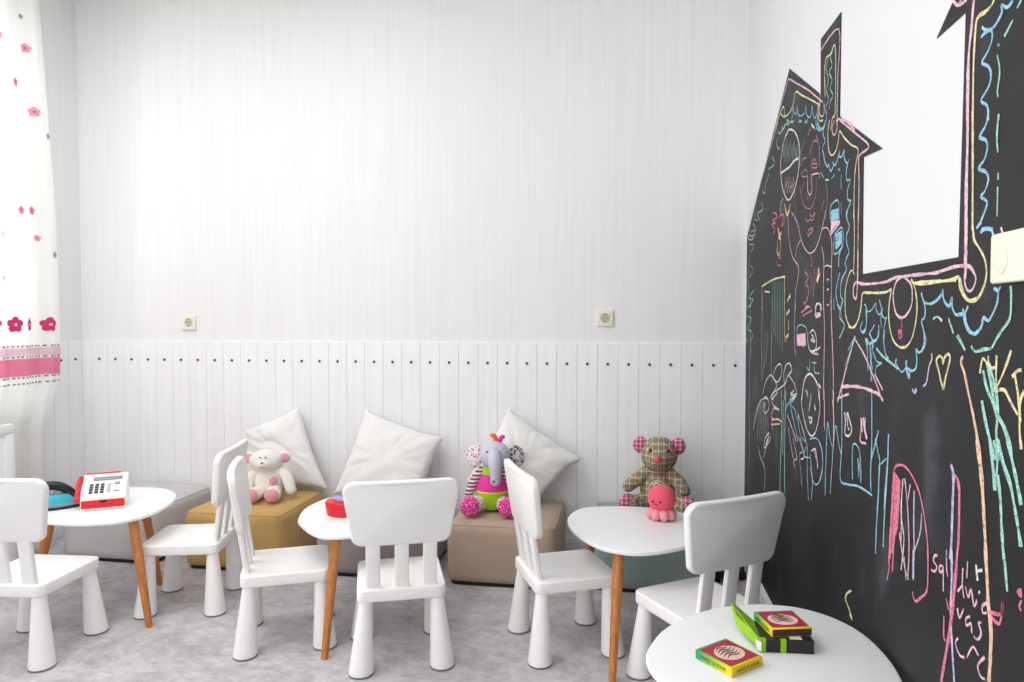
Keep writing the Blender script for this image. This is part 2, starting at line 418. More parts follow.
CHALK = {
 'pink_border': [
  ('p',5,[3438,1677,2836,1970]),
  ('p',5,[2919,1959,2686,2065,2657,2072,2547,2021,2391,1948,2275,1886,2211,1852]),
  ('p',5,[2241,1847,2242,1996,2235,2016,2059,2006,2062,1877,2065,1773,2063,1729]),
  ('p',5,[2256,1855,2240,1824,2208,1809,2193,1821,2198,1845]),
  ('p',6,[2070,1753,2047,1755,1996,1737,1939,1707,1908,1687]),
  ('p',6,[2038,1750,1973,1716,1900,1677,1833,1642,1807,1626,1807,1616,1869,1614,1874,1593,1869,1549,1869,1452]),
  ('p',5,[2085,1763,2106,1753,2108,1739,2090,1722,2070,1726,2061,1744,2067,1758]),
  ('p',5,[1871,1477,1870,1404,1870,1322,1872,1263,1880,1254,1898,1264,1899,1283,1888,1294,1827,1291,1789,1286]),
  ('p',7,[1869,1377,1866,1321,1872,1270,1882,1253,1901,1267,1895,1289,1871,1296,1832,1289,1745,1286,1672,1286,1621,1292,1565,1292,1506,1291,1459,1290,1420,1289,1372,1293,1339,1295,1307,1294]),
  ('p',8,[1293,1740,1299,1698,1307,1657,1307,1597,1307,1543]),
  ('p',8,[1306,1560,1305,1500,1305,1440,1303,1354]),
  ('p',8,[1297,1741,1303,1694,1311,1649,1312,1599,1311,1544]),
  ('p',8,[1310,1561,1309,1495,1311,1432,1309,1355]),
  ('p',8,[1302,1320,1304,1295,1306,1270]),
  ('p',6,[1307,1294,1291,1291,1277,1281,1269,1269,1276,1255,1289,1249,1302,1255,1308,1268,1308,1280]),
  ('p',6,[1372,1775,1352,1757,1320,1752]),
  ('p',5,[1339,1760,1352,1757]),
  ('p',6,[1565,1292,1608,1286,1629,1263,1628,1241,1613,1215,1585,1205,1558,1210,1532,1229,1528,1253,1534,1271,1553,1283,1577,1292]),
  ('r',4,[1585,1205,1577,1184]),
  ('r',9,[1595,1179,1589,1162,1584,1179,1579,1165,1593,1169]),
  ('p',8,[1307,1372,1307,1333,1308,1289]),
  ('p',8,[1302,1371,1303,1329,1304,1291]),
 ],
 'yellow_border': [
  ('y',5,[2900,1955,2751,2001,2718,1959]),
  ('y',5,[2800,1994,2733,1959,2642,1948,2585,1964,2553,1993,2465,1953,2342,1899,2241,1853]),
  ('y',5,[2187,1859,2194,1923,2186,1970,2138,1966,2093,1974,2083,1874,2084,1784,2110,1775,2124,1746]),
  ('y',5,[2263,1862,2261,1830,2239,1804,2208,1798]),
  ('y',5,[2136,1778,2152,1748,2144,1700,2116,1672,2074,1673,2048,1697,2039,1720,1996,1691,1934,1656,1881,1632,1896,1598,1906,1556,1907,1458]),
  ('y',5,[1905,1483,1899,1407,1901,1328]),
  ('y',5,[1895,1317,1916,1329,1942,1316,1965,1286,1970,1259,1965,1227]),
  ('y',5,[1968,1253,1961,1214,1936,1189,1902,1180,1872,1189,1846,1221,1838,1250]),
  ('y',6,[1935,1184,1905,1180,1866,1195,1840,1228,1831,1264,1794,1266,1725,1263,1671,1263,1641,1269]),
  ('y',6,[1641,1267,1651,1241,1655,1212,1645,1180,1623,1154,1586,1142,1551,1146,1526,1163,1509,1193,1503,1226,1512,1259,1531,1282]),
  ('y',7,[1535,1283,1516,1274,1464,1271,1413,1272,1366,1272,1327,1276]),
  ('y',7,[1516,1275,1445,1274,1389,1272,1338,1271]),
  ('y',6,[1327,1276,1324,1258,1310,1243,1289,1233,1264,1235]),
  ('y',6,[1325,1274,1316,1253,1298,1236,1276,1232,1256,1240,1240,1259,1235,1279,1242,1300,1259,1318,1277,1334,1281,1348,1285,1369]),
  ('y',7,[1229,1711,1237,1706,1256,1704,1276,1706,1286,1698,1290,1665,1292,1622,1291,1538]),
  ('y',7,[1292,1555,1289,1496,1286,1421,1284,1352]),
 ],
 'blue_scallop_border': [
  ('b',4,[2763,1918,2716,1924,2670,1921,2686,1936,2625,1909,2597,1925,2590,1952,2569,1923,2533,1916,2529,1934,2509,1902,2474,1887,2424,1884,2412,1902,2399,1870,2362,1850,2340,1859,2329,1877,2317,1846,2294,1828,2273,1842]),
  ('b',5,[2272,1833,2260,1801,2227,1773]),
  ('b',4,[2271,1807,2238,1783,2197,1772,2168,1792,2179,1823]),
  ('t',4,[2110,1966,2138,1958,2118,1929,2145,1917,2116,1885,2137,1870,2104,1838,2132,1830,2140,1811]),
  ('t',4,[2157,1965,2175,1938,2154,1898,2172,1876,2151,1842,2180,1829]),
  ('t',3,[2625,1909,2568,1898]),
  ('t',3,[2500,1881,2460,1866]),
  ('t',3,[2422,1852,2381,1848]),
  ('w',3,[2338,1825,2292,1795,2338,1819]),
  ('b',5,[2286,1820,2276,1795,2234,1774,2195,1777,2181,1790]),
  ('b',5,[2195,1777,2202,1753,2181,1730,2208,1715,2194,1693,2182,1670,2151,1646,2141,1653,2121,1627,2093,1638,2101,1650,2079,1635,2059,1643,2034,1665,2040,1650,2013,1646,1997,1658,1994,1636,1968,1616,1950,1624,1968,1610,1977,1589,1966,1571,1941,1567,1962,1544,1961,1520,1933,1510,1962,1489,1963,1466]),
  ('b',5,[1965,1492,1967,1473,1942,1445,1965,1426,1960,1402,1942,1379,1962,1364,1974,1349,1961,1335,1998,1311,2010,1292,2006,1264,1988,1252,2013,1227]),
  ('t',3,[2616,1903,2583,1898]),
  ('t',3,[2509,1877,2469,1865]),
  ('t',3,[2424,1852,2386,1840]),
  ('t',3,[2220,1646,2188,1622]),
  ('t',4,[2172,1613,2135,1606]),
  ('t',3,[2110,1604,2078,1609]),
  ('b',4,[2045,1619,2028,1610]),
  ('b',3,[2017,1596,2016,1555]),
  ('b',3,[2014,1521,2010,1487]),
  ('t',4,[2771,1935,2745,1915,2698,1926]),
  ('t',4,[2834,1933,2807,1915,2757,1915]),
  ('t',4,[2841,1909,2858,1885,2804,1855]),
  ('t',4,[2939,1859,2895,1820,3009,1824]),
  ('t',4,[2993,1802,3067,1772,3081,1737,3129,1755]),
  ('t',4,[3159,1713,3125,1676,3242,1675,3189,1640]),
  ('t',4,[2663,1927,2685,1917,2639,1907]),
  ('t',4,[3348,1648,3291,1613,3403,1614]),
  ('w',4,[3502,1605,3420,1578,3326,1578]),
  ('w',4,[3462,1611,3383,1591,3308,1592,3291,1613]),
  ('t',4,[3439,1560,3324,1544,3397,1517]),
  ('t',4,[3413,1460,3336,1430,3430,1402]),
  ('y',4,[3490,1399,3446,1347]),
  ('t',4,[3312,1338,3444,1305,3328,1295,3461,1260,3383,1269]),
  ('t',4,[3436,1514,3463,1433,3465,1334,3481,1249]),
  ('w',3,[3518,1630,3518,1524,3518,1380,3518,1249]),
  ('t',3,[3278,1698,3331,1666,3240,1646]),
  ('t',5,[3384,1294,3410,1211,3391,1087,3403,962,3403,821]),
  ('t',4,[3479,1219,3360,1204,3475,1162,3357,1146]),
  ('w',5,[3513,1108,3471,1095]),
  ('t',4,[3318,1137,3391,1087,3351,1047]),
  ('v',4,[3518,1298,3508,809]),
  ('t',4,[3405,868,3383,718,3392,501]),
  ('v',3,[3502,858,3475,397]),
  ('t',5,[2040,1243,2013,1231,2015,1207,1973,1189,1987,1169,2016,1150]),
  ('b',4,[1988,1254,2007,1231,1999,1199]),
  ('b',4,[1839,1188,1841,1177,1822,1168,1803,1179,1798,1213,1809,1238]),
  ('b',4,[1819,1239,1803,1233,1804,1213,1799,1192,1811,1176,1837,1172,1843,1181,1828,1196]),
  ('b',4,[1803,1233,1792,1220,1762,1225,1738,1239,1733,1223,1714,1213,1700,1223,1715,1247]),
  ('b',4,[1700,1223,1702,1199,1698,1182]),
  ('b',4,[1691,1228,1695,1213,1677,1203,1666,1207,1680,1186,1684,1159,1675,1133]),
  ('b',6,[1484,1254,1477,1243,1466,1234,1440,1231,1412,1238,1394,1248,1390,1257,1388,1243,1379,1232,1364,1225,1356,1234,1353,1240,1351,1223,1338,1210,1319,1210,1303,1213,1293,1224]),
  ('b',6,[1303,1213,1299,1197,1284,1181,1267,1176,1259,1182]),
  ('b',5,[1484,1253,1475,1240,1464,1222,1467,1205,1480,1198,1471,1182,1465,1159,1476,1141]),
  ('t',6,[1428,1202,1410,1206,1389,1198]),
  ('t',5,[1364,1203,1356,1191,1344,1176]),
  ('t',5,[1329,1174,1314,1161,1301,1148]),
  ('b',6,[1472,1180,1461,1160,1472,1143,1492,1135,1505,1141,1501,1121,1505,1103,1526,1096,1553,1101]),
  ('b',8,[1553,1116,1553,1100,1538,1081,1536,1092]),
  ('b',5,[1553,1101,1575,1090,1596,1098,1612,1108,1605,1115]),
  ('b',4,[1675,1177,1683,1151,1668,1121,1651,1116]),
  ('t',6,[1729,1134,1686,1117,1633,1105,1595,1094]),
  ('b',6,[1311,1220,1303,1195,1288,1180,1264,1178,1247,1189,1241,1204,1225,1199,1210,1212,1199,1228,1198,1246,1211,1250]),
  ('b',6,[1211,1251,1198,1246,1190,1252]),
  ('t',6,[1280,1156,1264,1147,1239,1152,1214,1155,1199,1170,1182,1185,1162,1202,1159,1227,1161,1252]),
  ('t',6,[1332,1172,1316,1160,1300,1148]),
  ('t',5,[1363,1201,1344,1177]),
  ('b',6,[1172,1685,1187,1681,1205,1692,1202,1682,1212,1673,1230,1667,1252,1673,1264,1683]),
  ('b',6,[1269,1668,1252,1670,1235,1665,1233,1651,1245,1636,1264,1625,1244,1612,1234,1596,1240,1578,1264,1563,1244,1548,1239,1523]),
  ('b',6,[1239,1540,1246,1519,1266,1504,1247,1494,1240,1481,1249,1463,1267,1452,1245,1442,1235,1428,1245,1411,1258,1404,1238,1392,1243,1379,1259,1361,1270,1354]),
  ('b',7,[1253,1349,1236,1349,1217,1344]),
  ('b',6,[1271,1353,1254,1361]),
  ('b',7,[1257,1345,1241,1348,1221,1344,1215,1331]),
  ('w',5,[1194,1345,1185,1332]),
  ('t',5,[1172,1655,1195,1640]),
  ('t',4,[1213,1635,1210,1631]),
  ('t',5,[1215,1619,1206,1591,1212,1561,1209,1552]),
  ('t',6,[1149,1675,1160,1668]),
  ('t',4,[1206,1524,1205,1514]),
  ('t',5,[1206,1524,1210,1490,1206,1464]),
  ('t',5,[1206,1432,1205,1421]),
  ('t',5,[1206,1410,1206,1363]),
  ('w',5,[1193,1345,1191,1340]),
 ],
 'balloon_drawing': [
  ('w',6,[2649,1890,2571,1863,2506,1813,2483,1763,2500,1707,2539,1665,2592,1639,2647,1635,2707,1665,2759,1718,2780,1777,2765,1829,2718,1872,2649,1890]),
  ('w',7,[2774,1758,2712,1755,2631,1751,2555,1757,2497,1751]),
  ('t',3,[2729,1841,2734,1809]),
  ('t',3,[2708,1849,2712,1787]),
  ('t',3,[2687,1857,2691,1798]),
  ('t',3,[2665,1833,2669,1777]),
  ('t',3,[2645,1841,2649,1789]),
  ('t',3,[2625,1848,2627,1768]),
  ('t',3,[2603,1820,2608,1779]),
  ('t',3,[2584,1823,2587,1759]),
  ('t',3,[2565,1826,2568,1770]),
  ('t',3,[2544,1799,2548,1750]),
  ('t',3,[2526,1802,2530,1761]),
  ('t',3,[2508,1805,2510,1742]),
  ('o',3,[2675,1723,2710,1671]),
  ('o',3,[2656,1706,2692,1683]),
  ('o',3,[2637,1689,2672,1664]),
  ('o',3,[2620,1712,2654,1676]),
  ('o',3,[2601,1695,2635,1657]),
  ('o',3,[2583,1678,2618,1670]),
  ('o',3,[2567,1701,2599,1650]),
  ('o',3,[2549,1685,2582,1663]),
  ('o',3,[2531,1669,2564,1644]),
  ('o',6,[2706,1629,2656,1587,2612,1614]),
  ('o',6,[2686,1612,2660,1577]),
  ('o',4,[2731,1658,2780,1633,2766,1609]),
  ('o',6,[2692,1606,2656,1579,2623,1595]),
 ],
 'rose_flower_drawing': [
  ('r',4,[2912,1630,2843,1615,2834,1590]),
  ('r',4,[2798,1597,2728,1597,2702,1571]),
  ('r',4,[2871,1625,2835,1600,2911,1599,2855,1580,2932,1585,2867,1559,2902,1543]),
  ('o',12,[2814,1557,2787,1526,2760,1500]),
  ('o',10,[2749,1532,2799,1513]),
  ('o',5,[2811,1506,2818,1479,2795,1448,2758,1473,2772,1496]),
  ('r',4,[2849,1476,2782,1436,2757,1450]),
  ('r',4,[2833,1432,2806,1410,2755,1409]),
  ('r',4,[2766,1606,2727,1579,2750,1554,2702,1564]),
 ],
 'lady_drawing': [
  ('d',4,[2380,1797,2328,1816,2292,1790]),
  ('d',4,[2463,1761,2426,1793]),
  ('d',4,[2350,1727,2333,1751,2291,1758,2249,1739,2239,1705,2234,1667]),
  ('d',4,[2275,1770,2257,1750]),
  ('d',4,[2471,1721,2433,1734,2395,1728]),
  ('d',4,[2460,1689,2403,1694,2383,1668,2450,1680]),
  ('d',4,[2330,1688,2297,1703,2262,1670,2321,1681]),
  ('d',4,[2322,1695,2270,1681]),
  ('p',4,[2329,1662,2318,1609,2343,1600,2371,1619,2374,1667]),
  ('p',4,[2320,1659,2244,1647,2238,1630]),
  ('d',3,[2268,1636,2274,1592,2315,1558,2368,1560,2425,1583,2456,1625,2420,1657]),
  ('d',3,[2478,1658,2466,1627]),
  ('d',3,[2540,1680,2547,1611,2523,1545]),
  ('d',3,[2164,1602,2147,1561,2160,1520,2166,1495]),
  ('d',3,[2184,1554,2206,1527]),
  ('d',3,[2380,1602,2370,1588]),
  ('d',3,[2343,1595,2348,1587]),
  ('d',4,[2340,1539,2313,1526,2280,1534]),
  ('d',4,[2395,1533,2366,1517,2339,1521,2304,1513,2280,1532]),
  ('d',5,[2303,1490,2356,1488,2355,1471,2294,1484]),
  ('p',4,[2160,1523,2189,1484,2226,1445,2274,1418,2334,1413,2389,1430,2449,1470,2502,1531,2589,1582]),
  ('d',3,[2326,1435,2330,1429]),
  ('d',3,[2275,1443,2278,1435]),
  ('p',4,[2644,1572,2628,1491,2569,1422,2484,1382,2492,1335,2520,1297,2517,1235]),
  ('p',4,[2196,1472,2150,1470,2112,1444,2096,1405,2098,1347,2095,1288,2095,1229]),
  ('p',4,[2201,1420,2176,1378,2176,1318,2173,1230]),
  ('p',4,[2175,1357,2137,1359,2094,1350]),
  ('p',3,[2458,1469,2508,1447,2527,1413]),
  ('d',4,[2325,1410,2306,1376,2323,1372]),
  ('d',4,[2395,1359,2348,1337,2393,1318,2346,1304,2354,1271,2399,1253]),
  ('d',3,[2331,1354,2303,1316,2319,1289]),
  ('d',3,[2280,1369,2273,1323,2292,1269]),
  ('d',3,[2365,1319,2337,1289,2372,1267]),
  ('o',12,[2230,1358,2237,1339,2252,1317]),
  ('o',8,[2216,1342,2244,1317]),
  ('p',4,[2398,1233,2362,1245,2325,1240]),
  ('w',4,[2265,1231,2249,1250,2201,1246,2208,1230]),
  ('p',5,[2143,1317,2121,1318]),
  ('p',5,[2141,1288,2119,1289]),
  ('p',5,[2139,1243,2117,1245]),
  ('p',4,[2519,1269,2526,1208,2527,1142,2509,1077]),
  ('p',5,[2175,1259,2158,1173,2158,1077,2159,964]),
  ('p',6,[2096,1257,2086,1182,2066,1070,2058,975]),
  ('d',6,[2436,1225,2334,1243]),
  ('d',6,[2416,1213,2299,1231]),
  ('d',4,[2409,1261,2390,1251,2363,1265]),
  ('w',5,[2264,1210,2257,1239,2233,1251,2200,1240,2203,1225]),
  ('p',14,[2247,1214,2202,1217]),
  ('w',8,[2256,1221,2250,1205]),
  ('p',4,[2152,994,2147,885]),
  ('o',5,[2065,1003,2053,913]),
 ],
 'tower_drawing': [
  ('y',6,[3122,1345,2983,1356,2843,1362,2679,1360]),
  ('y',4,[3122,1343,3107,1243]),
  ('y',4,[2691,1358,2685,1237]),
  ('t',3,[2903,1359,2905,1240]),
  ('w',5,[3057,1321,2952,1313]),
  ('y',4,[3109,1286,3110,1128,3099,939]),
  ('y',4,[2687,1274,2680,1144,2659,1118]),
  ('t',4,[2899,1280,2911,1104,2903,950]),
  ('t',3,[3032,1155,3052,1068,3083,947]),
  ('t',3,[2987,1152,2998,1082,3054,993]),
  ('t',3,[2866,1279,2864,1146]),
  ('t',3,[2869,1351,2863,1241]),
  ('t',3,[2833,1278,2830,1129]),
  ('t',3,[2837,1349,2831,1240]),
  ('t',3,[2796,1277,2793,1113]),
  ('t',3,[2800,1347,2794,1240]),
  ('t',3,[2760,1276,2756,1098]),
  ('t',3,[2764,1345,2758,1239]),
  ('t',3,[2723,1275,2718,1083]),
  ('t',3,[2727,1343,2721,1239]),
  ('o',10,[2640,1269,2595,1289]),
  ('o',10,[2655,1220,2604,1235]),
  ('o',10,[2660,1134,2615,1148]),
  ('o',6,[2618,1198,2616,1164]),
  ('o',6,[2640,1273,2635,1266]),
 ],
 'blue_gem_drawing': [
  ('b',14,[2093,1493,2066,1506]),
  ('b',14,[2079,1483,2046,1494]),
  ('b',5,[2114,1487,2116,1522,2081,1533,2041,1530,2033,1500,2031,1475]),
  ('b',8,[2108,1510,2039,1504]),
  ('b',8,[2108,1505,2039,1499]),
  ('b',8,[2108,1499,2039,1494]),
  ('b',8,[2108,1493,2039,1489]),
  ('b',8,[2107,1487,2038,1484]),
  ('p',9,[2110,1479,2024,1470]),
  ('p',9,[2109,1473,2038,1468]),
  ('p',9,[2109,1466,2051,1467]),
  ('p',9,[2109,1459,2064,1465]),
  ('p',9,[2109,1452,2078,1464]),
  ('p',6,[2112,1444,2024,1466]),
  ('b',5,[2070,1441,2004,1451,1995,1402,2074,1386,2070,1441]),
  ('b',6,[2063,1438,2005,1441]),
  ('b',6,[2063,1432,2005,1436]),
  ('b',6,[2062,1425,2004,1431]),
  ('b',6,[2062,1418,2004,1425]),
  ('b',6,[2062,1412,2004,1420]),
  ('b',6,[2062,1405,2004,1415]),
  ('b',6,[2061,1399,2003,1410]),
  ('b',6,[1995,1402,2027,1378,2029,1346]),
  ('b',5,[2018,1329,2045,1294,2048,1266,2020,1228]),
  ('b',4,[2068,1262,2067,1228]),
 ],
 'ring_drawing': [
  ('b',4,[2493,1156,2483,1176,2434,1184,2367,1175,2363,1158]),
  ('p',9,[2492,1146,2375,1152]),
  ('p',9,[2492,1139,2375,1145]),
  ('p',9,[2491,1133,2375,1139]),
  ('p',9,[2491,1127,2374,1133]),
  ('p',9,[2491,1121,2374,1127]),
  ('p',9,[2490,1115,2374,1121]),
  ('p',9,[2472,1148,2456,1114]),
  ('p',9,[2403,1150,2401,1109]),
  ('w',5,[2321,1159,2287,1169,2253,1153,2243,1122,2275,1100,2310,1101,2343,1123,2348,1163]),
  ('w',4,[2304,1154,2277,1146,2311,1136,2260,1133,2286,1143]),
  ('w',5,[2310,1101,2242,1108,2202,1118]),
  ('p',5,[2292,1097,2217,1094,2250,1099]),
  ('t',4,[2352,1049,2324,1039,2317,1075]),
  ('t',4,[2291,1067,2240,1068]),
  ('t',4,[2265,1066,2255,1038,2206,1039]),
 ],
 'bunny_drawing': [
  ('w',4,[3080,884,3035,932,2947,973,2890,975,2807,948,2846,921,2914,890,2858,883]),
  ('w',4,[2876,970,2837,1008,2760,1033,2722,1022,2732,988,2795,960,2876,970]),
  ('w',5,[2670,966,2684,1003,2650,1035,2594,1044,2560,1022,2625,996,2659,967,2793,929]),
  ('w',4,[2603,1001,2536,983,2493,957,2502,935,2577,943,2522,923]),
  ('w',4,[2670,963,2667,905]),
  ('o',5,[3063,861,3017,879,2971,875]),
  ('w',7,[2412,935,2395,986,2359,1018,2306,1029,2254,1017,2212,994,2202,959]),
  ('w',6,[2213,1007,2188,996]),
  ('w',10,[2353,971,2338,956]),
  ('w',3,[2303,967,2299,948]),
 ],
 'flower_drawing': [
  ('w',4,[3278,703,3242,768,3151,837,3063,865,2962,873,2944,842,3008,810,3060,820,3011,854]),
  ('w',3,[3133,846,3194,666]),
  ('w',3,[3115,848,3138,683]),
  ('w',3,[3097,850,3084,678]),
  ('w',3,[3080,852,3033,708]),
  ('w',3,[3062,854,2984,729]),
  ('w',3,[3045,856,2953,761]),
  ('w',3,[3298,697,3133,853]),
  ('w',4,[2899,886,2855,914,2797,926]),
  ('w',5,[2782,921,2884,882,2852,860,2750,860]),
  ('o',5,[2750,857,2851,850,2895,815,2849,809]),
  ('o',6,[2879,801,2776,819,2699,818]),
  ('o',5,[2893,780,2734,807]),
  ('o',4,[2895,815,2862,762]),
  ('w',6,[2939,740,3019,703,3034,660,2937,704,2906,732]),
  ('w',8,[2954,721,3001,679]),
  ('w',4,[2938,730,3049,616]),
  ('w',5,[3177,640,3119,609,3047,588,3011,562,3024,480]),
 ],
 'green_pole_drawing': [
  ('t',7,[2721,937,2707,817,2719,693,2728,549]),
  ('t',7,[2648,944,2654,825,2655,693,2648,564]),
  ('t',5,[2685,904,2682,700]),
 ],
 'scribbled_person_drawing': [
  ('w',5,[2404,968,2417,924,2379,876,2337,845,2287,835,2242,855,2208,900,2196,946,2221,987]),
  ('w',7,[2363,973,2336,955]),
  ('w',5,[2294,964,2320,910]),
  ('w',10,[2255,938,2245,922]),
  ('w',6,[2325,889,2281,892,2299,874,2319,887]),
  ('b',4,[2549,945,2583,916,2502,936,2570,900,2511,891,2475,857]),
  ('w',4,[2526,956,2560,936,2484,947]),
  ('b',5,[2656,854,2619,894,2513,932]),
  ('b',5,[2583,902,2520,844,2460,787]),
  ('p',5,[2618,856,2542,818,2482,783]),
  ('p',4,[2603,815,2550,748,2500,690]),
  ('w',4,[2465,883,2387,832,2344,797]),
  ('b',4,[2461,809,2394,767,2436,748,2411,688,2394,648]),
  ('w',4,[2428,804,2373,755,2414,736]),
  ('p',4,[2529,786,2468,730,2502,718]),
  ('b',4,[2464,875,2429,820,2365,804]),
  ('b',5,[2334,799,2330,716,2312,626]),
  ('b',5,[2304,773,2271,698,2281,634]),
  ('b',4,[2306,822,2232,837,2178,822,2159,782,2173,731,2216,699,2261,696,2301,733]),
  ('w',5,[2285,787,2239,801,2209,747]),
  ('w',4,[2257,802,2228,773]),
  ('b',4,[2354,790,2373,755,2303,763]),
 ],
 'house_drawing': [
  ('p',7,[2022,974,1983,1026,1931,1097,1883,1158]),
  ('p',6,[1880,1150,1813,1116,1760,1078,1715,1043,1701,1029]),
  ('p',9,[1983,1020,1886,1030,1809,1033,1748,1031,1705,1028,1680,1016]),
  ('p',7,[2023,982,1975,995,1923,1006]),
  ('p',6,[1736,1073,1706,1055,1683,1041]),
  ('b',5,[1985,1014,1977,903]),
  ('b',5,[1753,1027,1749,939]),
  ('b',5,[1794,1156,1785,1077]),
  ('b',5,[1773,1144,1759,1054]),
  ('b',5,[1799,1154,1773,1143,1753,1147,1725,1156,1716,1177]),
  ('b',5,[1779,1169,1748,1145]),
  ('b',4,[1748,1145,1761,1106,1751,1083]),
  ('b',4,[1748,1124,1723,1103,1690,1102,1727,1091,1731,1070,1711,1058]),
  ('b',4,[1938,1120,1886,1152,1960,1076]),
  ('b',5,[1805,1156,1788,1128]),
  ('b',5,[1775,1168,1749,1151,1716,1162,1714,1189]),
  ('b',5,[1799,1155,1789,1142,1754,1147,1758,1129]),
  ('b',4,[1770,1171,1741,1189]),
  ('b',6,[1982,984,1976,862,1986,768,1924,768,1847,782,1788,785,1738,785]),
  ('b',6,[1754,1010,1750,914,1755,836,1750,791]),
  ('w',6,[1959,954,1951,931,1954,898,1923,896,1898,914,1911,933,1939,954,1931,921,1917,913]),
  ('w',6,[1932,957,1916,936]),
  ('p',6,[1829,957,1827,925,1831,898,1788,900]),
  ('p',10,[1814,959,1801,933,1783,912]),
  ('p',10,[1796,962,1801,937,1789,919]),
  ('p',8,[1822,954,1818,923]),
  ('b',5,[1885,791,1887,876,1840,878,1823,833,1822,795]),
  ('b',6,[1845,853,1836,806]),
  ('b',5,[1836,847,1827,820]),
 ],
 'grass_drawing#1': [
  ('b',5,[2127,688,2124,779,2113,903,2088,865,2063,842]),
  ('b',5,[2077,705,2061,801,2036,905,2004,861,1982,839]),
  ('p',6,[2069,974,2056,921,2055,839]),
  ('p',4,[2149,965,2145,875]),
  ('b',4,[2203,834,2167,804,2161,761,2197,710]),
 ],
 'grass_drawing#2': [
  ('b',6,[1753,867,1733,898,1707,944]),
  ('b',6,[1726,922,1706,892,1695,868,1706,760]),
  ('b',6,[1690,869,1656,890]),
  ('b',7,[1644,947,1648,878,1658,824,1663,771]),
  ('b',6,[1697,866,1700,790,1709,721,1712,655]),
  ('b',6,[1643,911,1649,841,1659,766,1665,686]),
 ],
 'pink_scribble_drawing': [
  ('r',6,[1611,871,1596,885,1560,894,1525,888,1487,867,1463,839,1444,799,1431,751,1431,698]),
  ('r',8,[1608,872,1621,764,1630,659]),
  ('r',8,[1603,870,1614,765,1622,674]),
  ('r',8,[1597,867,1608,767,1615,689]),
  ('r',8,[1592,865,1602,769,1608,704]),
  ('r',8,[1587,863,1595,771,1602,719]),
  ('r',8,[1581,861,1589,773,1595,734]),
  ('r',8,[1576,859,1583,774,1588,748]),
  ('r',8,[1601,753,1609,649]),
  ('r',5,[1624,661,1639,620]),
  ('p',5,[1574,748,1546,688,1521,665]),
  ('w',5,[1559,866,1566,792,1548,740,1561,671]),
  ('w',4,[1564,828,1563,731]),
  ('p',5,[1549,869,1532,813,1521,737,1524,672]),
  ('p',5,[1520,863,1531,829]),
  ('v',6,[1503,854,1502,790,1498,736,1499,673]),
  ('v',5,[1465,818,1470,780,1495,734]),
  ('p',4,[1547,704,1535,659]),
  ('r',6,[1436,755,1431,719,1435,676,1461,652,1488,634,1502,648]),
  ('v',6,[1501,734,1502,674]),
 ],
 'heart_drawing': [
  ('y',6,[1380,1072,1390,1085,1402,1107,1412,1123,1399,1133,1387,1129,1384,1119,1378,1131,1364,1138,1356,1132,1363,1113,1373,1093,1380,1072]),
  ('v',5,[1433,1136,1431,1125,1442,1111,1453,1079,1468,1070]),
  ('v',8,[1520,1059,1508,1053,1499,1061]),
 ],
 'orange_stick_drawing': [
  ('o',9,[1308,1137,1314,1125,1301,1108,1287,1079,1271,1048,1258,1020,1249,995,1242,969]),
  ('o',9,[1287,1079,1267,1039,1253,1003,1247,968]),
  ('o',11,[1251,1001,1238,960,1231,918,1225,876,1220,846,1216,812]),
  ('o',8,[1255,1000,1242,956,1229,910]),
  ('o',10,[1221,827,1213,782,1207,737,1199,702,1198,659,1200,620]),
  ('o',8,[1209,749,1195,704,1200,645,1204,618]),
 ],
 'rose_stick_drawing': [
  ('v',9,[1346,940,1335,923,1336,876,1337,821,1340,769]),
  ('r',8,[1328,925,1313,910,1311,861,1311,817,1316,777]),
  ('r',6,[1322,923,1311,898]),
  ('r',10,[1314,796,1319,742,1326,694,1333,649,1348,600,1367,532]),
  ('v',8,[1336,789,1333,737,1335,684,1329,633,1316,558]),
  ('r',8,[1322,752,1331,675,1357,567]),
  ('r',6,[1360,659,1359,620,1351,617]),
  ('r',5,[1352,694,1342,677]),
 ],
 'mint_stick_drawing': [
  ('t',10,[1240,1068,1227,1036,1212,1007,1200,978]),
  ('t',8,[1233,1053,1215,1015,1193,979]),
  ('t',10,[1215,1007,1203,967,1195,930]),
  ('t',7,[1202,1009,1190,978,1195,935]),
  ('t',10,[1228,1133,1213,1098,1198,1057,1174,1036,1156,1011,1148,988]),
  ('t',8,[1239,1118,1227,1091,1201,1062,1193,1044,1194,1019,1182,981]),
  ('t',8,[1220,1131,1197,1085,1190,1053]),
  ('t',10,[1189,1012,1172,979,1151,951,1138,920,1127,891,1119,865]),
  ('t',10,[1161,1016,1143,980,1132,955,1120,927]),
  ('t',9,[1186,957,1177,917,1172,877,1164,830]),
  ('t',8,[1165,845,1158,814,1152,785]),
 ],
 'yellow_letter_writing': [
  ('y',6,[1248,1112,1240,1137,1223,1128,1223,1142]),
  ('y',6,[1223,1128,1212,1123,1201,1125]),
  ('y',6,[1197,1145,1197,1107,1192,1086]),
  ('y',6,[1157,1154,1173,1126,1190,1102,1207,1087]),
  ('y',6,[1189,1091,1172,1091,1156,1076,1136,1059]),
  ('y',6,[1153,1114,1139,1124,1128,1126]),
  ('y',7,[1147,1120,1138,1097,1131,1066,1129,1035,1124,1009]),
  ('y',6,[1120,1096,1130,1076,1127,1048]),
 ],
 'word_writing#1': [
  ('p',5,[1392,759,1402,756,1408,744,1393,738,1403,725,1418,724]),
  ('p',5,[1368,747,1380,744,1382,734,1372,735,1367,748,1365,702]),
  ('p',4,[1356,782,1353,749,1348,735]),
  ('w',7,[1248,793,1242,768]),
  ('w',6,[1246,783,1227,791]),
  ('p',4,[1276,789,1278,759]),
 ],
 'word_writing#2': [
  ('p',5,[1292,771,1293,742,1286,721]),
  ('p',5,[1311,723,1293,742]),
